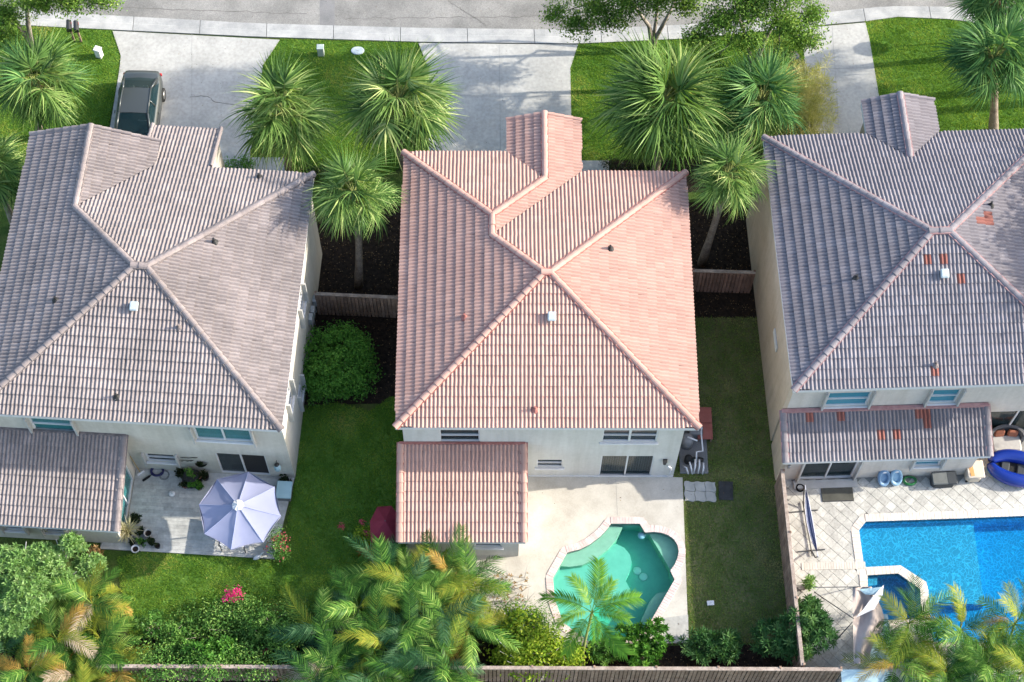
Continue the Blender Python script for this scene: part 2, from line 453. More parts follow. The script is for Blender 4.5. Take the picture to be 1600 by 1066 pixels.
# ---------------------------------------------------------------- mesh helpers
class MB:
    """collects faces for ONE mesh object"""

    def __init__(s):
        s.v, s.f, s.t, s.m, s.cw = [], [], [], [], []

    def add(s, V, F, tone=.5, mi=0, M=None, cw=None):
        b = len(s.v)
        if M is not None:
            V = [M @ Vector(p) for p in V]
        s.v += [tuple(p) for p in V]
        for k, f in enumerate(F):
            s.f.append([i + b for i in f])
            s.t.append(tone[k] if hasattr(tone, '__len__') else tone)
            s.m.append(mi)
            s.cw.append(cw[k] if cw is not None else 0.0)
        return s

    def box(s, c, d, rz=0, mi=0, tone=.5, M=None):
        x, y, z = d[0] / 2, d[1] / 2, d[2] / 2
        V = [(-x, -y, -z), (x, -y, -z), (x, y, -z), (-x, y, -z), (-x, -y, z), (x, -y, z), (x, y, z), (-x, y, z)]
        F = [(0, 3, 2, 1), (4, 5, 6, 7), (0, 1, 5, 4), (1, 2, 6, 5), (2, 3, 7, 6), (3, 0, 4, 7)]
        T = Matrix.Translation(c) @ Matrix.Rotation(rz, 4, 'Z')
        if M is not None:
            T = M @ T
        return s.add(V, F, tone, mi, T)

    def bbox(s, c, d, bev=.02, rz=0, mi=0, tone=.5, M=None):
        """box with chamfered vertical and top edges"""
        x, y, z = d[0] / 2, d[1] / 2, d[2] / 2
        b = min(bev, x * .9, y * .9, z * .9)
        def ring(ix, iy, zz):
            return [(-ix + b, -iy, zz), (ix - b, -iy, zz), (ix, -iy + b, zz), (ix, iy - b, zz), (ix - b, iy, zz), (-ix + b, iy, zz), (-ix, iy - b, zz), (-ix, -iy + b, zz)]
        V = ring(x, y, -z) + ring(x, y, z - b) + ring(x - b, y - b, z)
        F = [tuple(range(7, -1, -1)), tuple(range(16, 24))]
        for r in (0, 8):
            for k in range(8):
                F.append((r + k, r + (k + 1) % 8, r + 8 + (k + 1) % 8, r + 8 + k))
        T = Matrix.Translation(c) @ Matrix.Rotation(rz, 4, 'Z')
        if M is not None:
            T = M @ T
        return s.add(V, F, tone, mi, T)

    def tube(s, pts, r, n=6, mi=0, tone=.5, cap=True):
        pts = [Vector(p) for p in pts]
        rs = r if hasattr(r, '__len__') else [r] * len(pts)
        V, F = [], []
        prev = None
        for i, p in enumerate(pts):
            d = (pts[min(i + 1, len(pts) - 1)] - pts[max(i - 1, 0)]).normalized()
            if prev is None:
                a = d.orthogonal().normalized()
            else:
                a = (prev - d * prev.dot(d))
                a = a.normalized() if a.length > 1e-6 else d.orthogonal().normalized()
            prev = a
            b = d.cross(a)
            for k in range(n):
                t = 2 * math.pi * k / n
                V.append(p + (a * math.cos(t) + b * math.sin(t)) * rs[i])
        for i in range(len(pts) - 1):
            for k in range(n):
                F.append((i * n + k, i * n + (k + 1) % n, (i + 1) * n + (k + 1) % n, (i + 1) * n + k))
        if cap:
            F.append(tuple(range(n - 1, -1, -1)))
            F.append(tuple((len(pts) - 1) * n + k for k in range(n)))
        return s.add(V, F, tone, mi)

    def prism(s, poly, z0, z1, holes=(), mi=0, tone=.5, bottom=False):
        """flat-topped slab from a plan outline, holes left open"""
        loops = [[Vector((p[0], p[1], 0)) for p in poly]] + [[Vector((p[0], p[1], 0)) for p in h] for h in holes]
        flat = [p for L in loops for p in L]
        tris = tessellate_polygon(loops)
        V = [(p.x, p.y, z1) for p in flat] + [(p.x, p.y, z0) for p in flat]
        n = len(flat)
        F = []
        for t in tris:
            a, b, c = (flat[i] for i in t)
            up = (b - a).cross(c - a).z > 0
            F.append(tuple(t) if up else tuple(reversed(t)))
            if bottom:
                q = tuple(i + n for i in t)
                F.append(tuple(reversed(q)) if up else q)
        o = 0
        for L in loops:
            m = len(L)
            for k in range(m):
                F.append((o + k, o + (k + 1) % m, n + o + (k + 1) % m, n + o + k))
            o += m
        return s.add(V, F, tone, mi)

    def lathe(s, prof, c=(0, 0, 0), n=12, mi=0, tone=.5, M=None):
        """profile [(r, z)] turned round the z axis"""
        V, F = [], []
        for r, z in prof:
            for k in range(n):
                t = 2 * math.pi * k / n
                V.append((c[0] + r * math.cos(t), c[1] + r * math.sin(t), c[2] + z))
        for i in range(len(prof) - 1):
            for k in range(n):
                F.append((i * n + k, i * n + (k + 1) % n, (i + 1) * n + (k + 1) % n, (i + 1) * n + k))
        F.append(tuple(range(n - 1, -1, -1)))
        F.append(tuple((len(prof) - 1) * n + k for k in range(n)))
        return s.add(V, F, tone, mi, M)

    def mesh(s, name, mats, smooth=False):
        me = bpy.data.meshes.new(name)
        me.from_pydata(s.v, [], s.f)
        for m in (mats if isinstance(mats, (list, tuple)) else [mats]):
            me.materials.append(MATS[m] if isinstance(m, str) else m)
        me.polygons.foreach_set('material_index', s.m)
        a = me.attributes.new('tone', 'FLOAT', 'FACE')
        a.data.foreach_set('value', s.t)
        if any(s.cw):
            a = me.attributes.new('crownwear', 'FLOAT', 'FACE')
            a.data.foreach_set('value', s.cw)
        if smooth:
            me.polygons.foreach_set('use_smooth', [True] * len(s.f))
        me.update()
        return me

    def build(s, name, mats, parent=None, smooth=False, **kw):
        o = bpy.data.objects.new(name, s.mesh(name, mats, smooth))
        return link(o, parent, **kw)


def link(o, parent=None, M=None, **kw):
    C.objects.link(o)
    if parent is not None:
        o.parent = parent
    if M is not None:
        o.matrix_basis = M
    for k, v in kw.items():
        o[k] = v
    return o


def inst(name, me, parent=None, M=None, **kw):
    return link(bpy.data.objects.new(name, me), parent, M, **kw)


def thing(name, label, cat, loc=(0, 0, 0), rz=0, group=None):
    o = bpy.data.objects.new(name, None)
    o.empty_display_size = .2
    C.objects.link(o)
    o.location = loc
    o.rotation_euler = (0, 0, rz)
    tag(o, label, cat, group)
    return o


def tag(o, label, cat, group=None):
    o['label'] = label
    o['category'] = cat
    if group:
        o['group'] = group
    return o


def struct(mb, name, m, parent=None):
    return mb.build(name, m, parent, kind='structure')


def np_mesh(name, V, F, T, m, smooth=False):
    """fast mesh from arrays: F is (n, 3) or (n, 4), T one tone per face"""
    V = np.asarray(V, np.float32)
    F = np.asarray(F, np.int32)
    me = bpy.data.meshes.new(name)
    n, k = F.shape
    me.vertices.add(len(V))
    me.vertices.foreach_set('co', V.ravel())
    me.loops.add(n * k)
    me.loops.foreach_set('vertex_index', F.ravel())
    me.polygons.add(n)
    me.polygons.foreach_set('loop_start', np.arange(0, n * k, k, dtype=np.int32))
    me.update(calc_edges=True)
    a = me.attributes.new('tone', 'FLOAT', 'FACE')
    a.data.foreach_set('value', np.clip(np.asarray(T, np.float32), 0, 1))
    for q in (m if isinstance(m, (list, tuple)) else [m]):
        me.materials.append(MATS[q])
    me.validate()
    return me


def in_poly(P, poly):
    P = np.asarray(P)
    x, y = P[:, 0], P[:, 1]
    r = np.zeros(len(P), bool)
    n = len(poly)
    for i in range(n):
        (x0, y0), (x1, y1) = poly[i][:2], poly[(i + 1) % n][:2]
        if y0 == y1:
            continue
        c = ((y0 > y) != (y1 > y)) & (x < (x1 - x0) * (y - y0) / (y1 - y0) + x0)
        r ^= c
    return r


def sample_poly(poly, density, rng):
    p = np.array([q[:2] for q in poly])
    lo, hi = p.min(0), p.max(0)
    n = int((hi - lo).prod() * density)
    P = lo + rng.random((n, 2)) * (hi - lo)
    return P[in_poly(P, poly)]


def offset_poly(poly, d):
    """outline moved outwards by d (counter-clockwise outline)"""
    n = len(poly)
    area = sum(poly[i][0] * poly[(i + 1) % n][1] - poly[(i + 1) % n][0] * poly[i][1] for i in range(n))
    s = 1 if area > 0 else -1
    out = []
    for i in range(n):
        p0, p1, p2 = Vector(poly[i - 1][:2]), Vector(poly[i][:2]), Vector(poly[(i + 1) % n][:2])
        a, b = (p1 - p0).normalized(), (p2 - p1).normalized()
        na, nb = Vector((a.y, -a.x)) * s, Vector((b.y, -b.x)) * s
        k = (na + nb)
        k = k / max(.35, (1 + na.dot(nb)))
        q = p1 + k * d
        out.append((q.x, q.y))
    return out


def px(pts, z=0.0):
    return [tuple(at(x, y, z)[:2]) for x, y in pts]


# ================================================================ the ground
def crop(x0, y0, s, pts, z=0.0):
    return px([(x0 + a / s, y0 + b / s) for a, b in pts], z)


POOL_A = crop(560, 640, 2.665, [(1050, 475), (1172, 475), (1194, 512), (1230, 509), (1262, 513), (1292, 524), (1315, 541), (1330, 566), (1335, 592), (1330, 620), (1318, 648), (1300, 672), (1318, 710), (1206, 905), (1120, 960), (960, 965), (850, 890), (815, 790), (808, 700), (868, 595), (920, 582), (960, 562), (1005, 528), (1032, 500)])
SPA_B = px([(1354, 899), (1403, 896), (1438, 921), (1440, 968), (1358, 972)])
POOL_B = px([(1352, 815), (1500, 810), (1600, 806), (1730, 801), (1730, 1010), (1456, 1004), (1451, 934), (1447, 910), (1407, 884), (1349, 887), (1341, 829)])

g = MB()
g.prism([(-160, -120), (160, -120), (160, 160), (-160, 160)], -.3, -.03, holes=[offset_poly(POOL_A, .03), offset_poly(POOL_B, .03), offset_poly(SPA_B, .03)])
struct(g, 'ground', 'wild_grass')

LAWNS = {
    'left_yard': [(-8.1, 4.3), (-6.6, 4.6), (-5.2, 4.2), (-4.3, 4.9), (-3.4, 4.4), (-3.4, -2.2), (-2.6, -3.6), (-5.0, -5.2), (-9.5, -5.5), (-14.2, -5.4), (-15.0, -2.2), (-12.9, -1.6), (-8.5, -2.4), (-8.1, 1.2)],
    'front_left': px([(0, -40), (60, 40), (176, 48), (189, 88), (187, 110), (160, 240), (-60, 240), (-80, 60)]),
    'front_middle': px([(437, 62), (654, 67), (669, 107), (668, 236), (560, 300), (445, 262), (391, 244), (411, 102)]),
    'front_right': px([(903, 70), (1240, 45), (1256, 75), (1262, 230), (1150, 240), (960, 250), (895, 252), (891, 107)]),
    'corner': px([(1352, 34), (1403, 27), (1493, 31), (1660, 58), (1680, 260), (1400, 240), (1373, 150), (1358, 60)]),
}
SIDE_TOP = [(7.2, 8.6), (11.35, 8.6), (11.38, 2.2), (9.8, 1.4), (8.6, 2.1), (7.2, 1.6)]
SIDE = [(7.2, 1.6), (8.6, 2.1), (9.8, 1.4), (11.38, 2.2), (11.4, 1.0), (11.75, -5.6), (7.6, -5.6), (7.6, 1.3), (7.2, 1.3)]
for k, p in LAWNS.items():
    struct(MB().prism(p, -.03, 0), 'lawn', 'lawn_base')
struct(MB().prism(SIDE, -.03, 0), 'lawn', 'side_lawn_base')
struct(MB().prism(SIDE_TOP, -.03, 0), 'lawn', 'side_lawn_base')
for p in ([(-8.1, 4.5), (-3.5, 4.6), (-3.4, 14.2), (-8.0, 13.6)], [(7.2, 8.6), (11.4, 8.6), (11.4, 14.3), (7.4, 14.3)],
          px([(905, 253), (1262, 232), (1262, 300), (905, 300)]),
          [(-20, -5.2), (-9.5, -5.0), (-6, -4.6), (-2.2, -3.6), (-1.5, -4.7), (1.4, -5.8), (11.7, -5.65), (11.7, -7.2), (-20, -7.2)]):
    struct(MB().prism(p, -.03, -.008), 'planting_bed', 'mulch')

GUT = px([(40, 17), (70, 19), (400, 37), (650, 44), (900, 47), (1090, 38), (1282, 21), (1386, 10), (1482, 11), (1600, 26)])
KRB = px([(40, 40), (70, 42), (400, 58), (650, 66), (900, 69), (1090, 60), (1293, 39), (1352, 34), (1403, 27), (1493, 31), (1600, 50)])
GUT = [(-60, 26.5)] + GUT + [(60, 19.5)]
KRB = [(-60, 25.7)] + KRB + [(60, 18.6)]
struct(MB().prism([(-60, 70), (-60, 26.5)] + GUT[1:-1] + [(60, 19.5), (60, 70)], -.1, .02), 'road', 'asphalt')
# darker strip where the asphalt was cut and filled
struct(MB().prism(px([(500, -60), (523, -60), (523, 41), (500, 39)]), -.05, .024), 'road_patch', 'asphalt_patch')


def walk(poly, s):
    for (a, b) in zip(poly, poly[1:]):
        a, b = Vector(a), Vector(b)
        d = (b - a).length
        if s <= d:
            return a + (b - a) * (s / d)
        s -= d
    return Vector(poly[-1])


kerb = bpy.data.objects.new('kerb', MB().prism(KRB + GUT[::-1], -.1, -.012).mesh('kerb', 'joint_sand'))
link(kerb, kind='structure')
LK = sum((Vector(a) - Vector(b)).length for a, b in zip(KRB, KRB[1:]))
LG = sum((Vector(a) - Vector(b)).length for a, b in zip(GUT, GUT[1:]))
n = int(LK / 3.05)
for i in range(n):
    b = MB()
    sec = []
    for j in range(5):
        t = (i + j / 4) / n
        if j == 0:
            t += .003 / n
        if j == 4:
            t -= .006 / n
        p, q = walk(KRB, t * LK), walk(GUT, t * LG)
        sec.append([(p.x, p.y, .045), ((p + (q - p) * .48).x, (p + (q - p) * .48).y, .035), ((p + (q - p) * .52).x, (p + (q - p) * .52).y, .022), (q.x, q.y, .026)])
    V = [v for s in sec for v in s] + [(v[0], v[1], -.01) for s in sec for v in (s[0], s[3])]
    F = [(j * 4 + k, (j + 1) * 4 + k, (j + 1) * 4 + k + 1, j * 4 + k + 1) for j in range(4) for k in range(3)]
    F += [(j * 4, 20 + j * 2, 22 + j * 2, j * 4 + 4) for j in range(4)]
    F += [(0, 1, 2, 3, 21, 20), (16, 28, 29, 19, 18, 17)]
    b.add(V, F, random.random())
    b.build('kerb_slab', 'kerb_concrete', kerb)

DRIVES = [px([(176, 49), (437, 63), (411, 102), (391, 240), (391, 300), (150, 300), (172, 200), (187, 108), (189, 88)]),
          px([(654, 68), (903, 70.5), (891, 107), (895, 300), (668, 300), (669, 107)]),
          px([(1240, 46), (1352, 36), (1358, 60), (1373, 150), (1385, 240), (1262, 250), (1256, 75)])]
for p in DRIVES:
    struct(MB().prism(p, -.1, .034), 'driveway', 'drive_concrete')
def strip_mark(pts, wd, name, m, z):
    b = MB()
    V = []
    for i, q in enumerate(pts):
        a = Vector(pts[max(0, i - 1)])
        c = Vector(pts[min(len(pts) - 1, i + 1)])
        d = (c - a).normalized()
        nn = Vector((-d.y, d.x)) * wd * random.uniform(.6, 1.2) / 2
        V += [(q[0] - nn.x, q[1] - nn.y, z), (q[0] + nn.x, q[1] + nn.y, z)]
    b.add(V, [(2 * i, 2 * i + 2, 2 * i + 3, 2 * i + 1) for i in range(len(pts) - 1)])
    return struct(b, name, m)


def wander(p, q, n, amp):
    p, q = Vector(p), Vector(q)
    d = (q - p)
    nn = Vector((-d.y, d.x)).normalized()
    return [tuple(p + d * (i / n) + nn * random.gauss(0, amp)) for i in range(n + 1)]


ck = px([(297, 152), (325, 151), (337, 161), (367, 164), (392, 167)])
strip_mark([q for a, b in zip(ck, ck[1:]) for q in wander(a, b, 5, .02)[:-1]], .03, 'crack', 'joint_dark', .0385)
for a, b in (((300, 54), (300, 245)), ((187, 112), (408, 112)), ((780, 70), (782, 235)), ((670, 150), (893, 152)), ((1300, 42), (1312, 220)), ((1256, 110), (1366, 106))):
    strip_mark(wander(*px([a, b]), 12, .003), .016, 'concrete_joint', 'joint_soft', .0380)
for a, b in (((60, 8), (480, 22)), ((540, 30), (900, 26)), ((700, 2), (760, 40))):
    strip_mark(wander(*px([a, b]), 40, .03), .03, 'crack', 'joint_dark', .0255)
strip_mark(wander((4.9, 1.2), (4.92, -.35), 4, 0), .014, 'concrete_joint', 'joint_soft', .0335)
for p in (px([(392, 247), (447, 247), (449, 285), (392, 285)]), px([(897, 252), (951, 252), (952, 290), (897, 290)])):
    struct(MB().prism(p, -.1, .055), 'entry_walk', 'drive_concrete')

# ---------------------------------------------------------------- centre pool and its deck
deck = MB().prism([(.9, 1.42), (7.62, 1.30), (7.55, -5.6), (1.5, -5.8), (-1.3, -4.5), (-1.3, -2.0), (.9, -2.0)], -.25, .03, holes=[POOL_A])
struct(deck, 'pool_deck', 'deck_concrete')
struct(MB().prism(px([(1037, 966), (1075, 961), (1076, 999), (1037, 999)]), 0, .036), 'deck_patch', 'drive_concrete')


def basin(name, outline, zf, m):
    b = MB()
    n = len(outline)
    V = [(x, y, -.02) for x, y in outline] + [(x, y, zf) for x, y in outline]
    b.add(V, [(k, (k + 1) % n, n + (k + 1) % n, n + k) for k in range(n)])
    o = [Vector((x, y, 0)) for x, y in outline]
    b.add([(x, y, zf) for x, y in outline], [tuple(t) for t in tessellate_polygon([o])])
    return struct(b, name, m)


pa = basin('pool_basin', POOL_A, -.85, 'plaster_green')
def sub(name, poly, z0, z1, m, parent):
    return MB().prism(poly, z0, z1).build(name, m, parent)
cz = lambda pts, z: crop(560, 640, 2.665, pts, z)
shallow = cz([(1040, 560), (1075, 560), (1108, 576), (1130, 603), (1138, 635), (1130, 675), (1112, 712), (1132, 750), (1126, 795), (1040, 806), (985, 820)], -.50)
sub('shallow_floor', shallow + [POOL_A[k] for k in (15, 16, 17, 18, 19, 20, 21)], -.84, -.50, 'plaster_green', pa)
ledge = [POOL_A[k] for k in (18, 19, 20, 21, 22, 23, 0)] + cz([(1100, 490), (1075, 540), (1040, 580), (990, 620), (930, 648), (880, 655), (842, 652)], -.22)
sub('tanning_ledge', ledge, -.83, -.22, 'plaster_ledge', pa)
bench = [POOL_A[k] for k in (3, 4, 5, 6, 7, 8, 9, 10, 11)] + cz([(1296, 662), (1212, 520)], -.26)
sub('bench', bench, -.83, -.26, 'plaster_ledge', pa)
sub('step', [POOL_A[12], POOL_A[13]] + cz([(1165, 905), (1190, 850), (1213, 800), (1240, 768), (1285, 757)], -.30), -.83, -.30, 'plaster_ledge', pa)
for qx, qy in ((1160, 672), (1186, 698)):
    p = cz([(qx, qy)], -.85)[0]
    MB().lathe([(.17, 0), (.17, .03), (.14, .05), (.06, .06)], (p[0], p[1], -.85), 14).build('drain', 'drain_white', pa, True)
p = cz([(1180, 513)], -.3)[0]
MB().lathe([(.0, -.06), (.13, -.06), (.16, 0), (.10, .05), (.03, .07)], (p[0] - .02, p[1] - .12, -.30), 12).build('light', 'float_pale', pa, True)
struct(MB().prism(offset_poly(POOL_A, .015), -1.0, -.10, bottom=True), 'pool_water', 'green_water')


def coping(parent, outline, m, step, ln, name, z=.03, h=.035, skip=None):
    n = len(outline)
    area = sum(outline[i][0] * outline[(i + 1) % n][1] - outline[(i + 1) % n][0] * outline[i][1] for i in range(n))
    s = 1 if area > 0 else -1
    ring = MB().prism(offset_poly(outline, ln - .035), -.02, z + .004, holes=[outline])
    ring.build('coping_bed', m, parent)
    me = None
    for i in range(n):
        a, b = Vector(outline[i]), Vector(outline[(i + 1) % n])
        d = b - a
        L = d.length
        u = d.normalized()
        nn = Vector((u.y, -u.x)) * s
        k = max(1, round(L / step))
        for j in range(k):
            c = a + u * ((j + .5) * L / k) + nn * (ln / 2 - .02)
            if skip is not None and skip(c):
                continue
            if me is None:
                me = MB().bbox((0, 0, 0), (step - .008, ln, h), .006).mesh(name, m)
            M = Matrix.Translation((c.x, c.y, z + random.uniform(-.002, .002))) @ Matrix.Rotation(math.atan2(u.y, u.x), 4, 'Z') @ Matrix.Scale(L / k / step, 4, (1, 0, 0))
            inst(name, me, parent, M)


coping(pa, POOL_A, 'pink_brick', .115, .29, 'coping_brick', .036, skip=lambda c: c.y < -5.1)

def clip_face(P, planes):
    """cut a 3-D face by vertical planes (nx, ny, d): keep nx*x + ny*y >= d"""
    for nx, ny, d in planes:
        out = []
        m = len(P)
        for i in range(m):
            a, b = P[i], P[(i + 1) % m]
            da, db = nx * a[0] + ny * a[1] - d, nx * b[0] + ny * b[1] - d
            if da >= 0:
                out.append(a)
            if (da >= 0) != (db >= 0):
                t = da / (da - db)
                out.append(tuple(a[k] + (b[k] - a[k]) * t for k in range(3)))
        P = out
        if len(P) < 3:
            return None
    return P


# ---------------------------------------------------------------- right pool, spa and paved terrace
TERR = [(11.62, 1.55), (19.3, 1.85), (19.3, 3.3), (30, 3.75), (30, -7.15), (11.95, -7.15), (11.85, -4.0)]
struct(MB().prism(TERR, -.25, .012, holes=[POOL_B, SPA_B]), 'terrace', 'joint_sand')
pb = basin('pool_basin', POOL_B, -1.25, 'plaster_blue')
sub('shallow_floor', [POOL_B[k] for k in (7, 8, 9, 10, 0)] + px([(1519, 806), (1538, 945)], -.55) + [POOL_B[6]], -1.24, -.55, 'plaster_blue', pb)
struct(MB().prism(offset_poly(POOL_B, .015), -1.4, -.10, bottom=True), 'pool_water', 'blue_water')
sb = basin('spa_basin', SPA_B, -.75, 'plaster_blue')
sub('step', [SPA_B[0]] + px([(1370, 902), (1370, 915), (1356, 917)], -.4), -.74, -.3, 'plaster_blue', sb)
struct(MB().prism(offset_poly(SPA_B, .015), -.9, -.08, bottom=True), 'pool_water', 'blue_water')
inpoly1 = lambda c, p: bool(in_poly(np.array([[c[0], c[1]]]), p)[0])
coping(pb, POOL_B, 'cream_brick', .15, .32, 'coping_brick', .04, skip=lambda c: c.x > 21.5 or c.y < -6.2 or inpoly1(c, offset_poly(SPA_B, .3)))
coping(sb, SPA_B, 'cream_brick', .15, .32, 'coping_brick', .045, skip=lambda c: c.y < -6.3)
# diagonal pavers, each its own slab
terr = [o for o in C.objects if o.name == 'terrace'][0]
PS = .365
me = MB().bbox((0, 0, 0), (PS - .009, PS - .009, .03), .006).mesh('paver', 'paver')
ex_pool, ex_spa = offset_poly(POOL_B, .30), offset_poly(SPA_B, .30)
in_pool, in_spa = offset_poly(POOL_B, .03), offset_poly(SPA_B, .03)


def cut_paver(x, y):
    """paver cut along the pool edge, hidden ragged side under the coping"""
    P = [(x + a * PS * .69, y + b * PS * .69, 0) for a, b in ((1, 0), (0, 1), (-1, 0), (0, -1))]
    for ring in (offset_poly(POOL_B, .2), offset_poly(SPA_B, .2)):
        area = sum(ring[i][0] * ring[(i + 1) % len(ring)][1] - ring[(i + 1) % len(ring)][0] * ring[i][1] for i in range(len(ring)))
        for i in range(len(ring)):
            a, b = Vector(ring[i]), Vector(ring[(i + 1) % len(ring)])
            u = (b - a).normalized()
            t = (Vector((x, y)) - a).dot(u)
            nn = Vector((u.y, -u.x)) * (1 if area > 0 else -1)
            dd = (Vector((x, y)) - a).dot(nn)
            if -.15 < t < (b - a).length + .15 and -.3 < dd < .4 and P:
                P = clip_face(P, [(nn.x, nn.y, nn.dot(a))])
    if not P:
        return
    k = len(P)
    V = [(q[0], q[1], .037) for q in P] + [(q[0], q[1], .01) for q in P]
    MB().add(V, [tuple(range(k))] + [(i, k + i, k + (i + 1) % k, (i + 1) % k) for i in range(k)]).build('paver', 'paver', terr)
BORD = px([(1252, 886), (1352, 884)])
npav = 0
for i in range(-60, 60):
    for j in range(-60, 60):
        u, v = i * PS, j * PS
        x, y = 16 + (u - v) * .7071, -2 + (u + v) * .7071
        if not (11.72 + max(0, -y) * .045 < x < 21.6 and -7.0 < y < (1.15 if x < 19.5 else 3.0)) or inpoly1((x, y), in_pool) or inpoly1((x, y), in_spa):
            continue
        if inpoly1((x, y), ex_pool) or inpoly1((x, y), ex_spa):
            cut_paver(x, y)
            continue
        if abs(y - (BORD[0][1] + BORD[1][1]) / 2) < .02 and x < 14:
            continue
        npav += 1
        inst('paver', me, terr, Matrix.Translation((x, y, .022 + random.uniform(-.003, .003))) @ Matrix.Rotation(rad(45) + random.uniform(-.006, .006), 4, 'Z') @ Matrix.Rotation(random.uniform(-.006, .006), 4, 'X'))
me = MB().bbox((0, 0, 0), (.1, .30, .03), .006).mesh('border_brick', 'border_brick')
a, b = Vector(BORD[0]), Vector(BORD[1])
for k in range(24):
    c = a + (b - a) * ((k + .5) / 24)
    inst('border_brick', me, terr, Matrix.Translation((c.x, c.y, .043)))


# ================================================================ houses
PITCH = 1 / 3
COSP = 1 / math.sqrt(1 + PITCH * PITCH)
SINP = PITCH * COSP
TW, TEX = .31, .392
CAMINV = cam.matrix_world.inverted()


def pixel(p):
    q = CAMINV @ Vector(p)
    return 800 + CF * q.x / -q.z, 533 - CF * q.y / -q.z


def tile_geo():
    h = [(x, .050 * math.sin(math.pi * x / .155) ** 1.6) for x in (0, .026, .050, .0775, .105, .129)]
    prof = h + [(x + .155, z) for x, z in h] + [(.31, .0)]
    wear = [.1, .6, 1, 1, .6, .1] * 2
    V = [(x, -.014, z + .056) for x, z in prof] + [(x, TEX + .04, z + .001) for x, z in prof] + [(x, -.010, z + .036) for x, z in prof]
    n = len(prof)
    F = [(k, k + 1, n + k + 1, n + k) for k in range(n - 1)] + [(2 * n + k, 2 * n + k + 1, k + 1, k) for k in range(n - 1)]
    return V, F, wear + [.3] * (n - 1)


TV, TF, TWR = tile_geo()
TVN = np.array(TV)


def half_planes(poly):
    n = len(poly)
    area = sum(poly[i][0] * poly[(i + 1) % n][1] - poly[(i + 1) % n][0] * poly[i][1] for i in range(n))
    if area < 0:
        poly = poly[::-1]
    out = []
    for i in range(n):
        a, b = Vector(poly[i]), Vector(poly[(i + 1) % n])
        u = (b - a).normalized()
        nn = Vector((-u.y, u.x))
        out.append((nn.x, nn.y, nn.dot(a)))
    return out


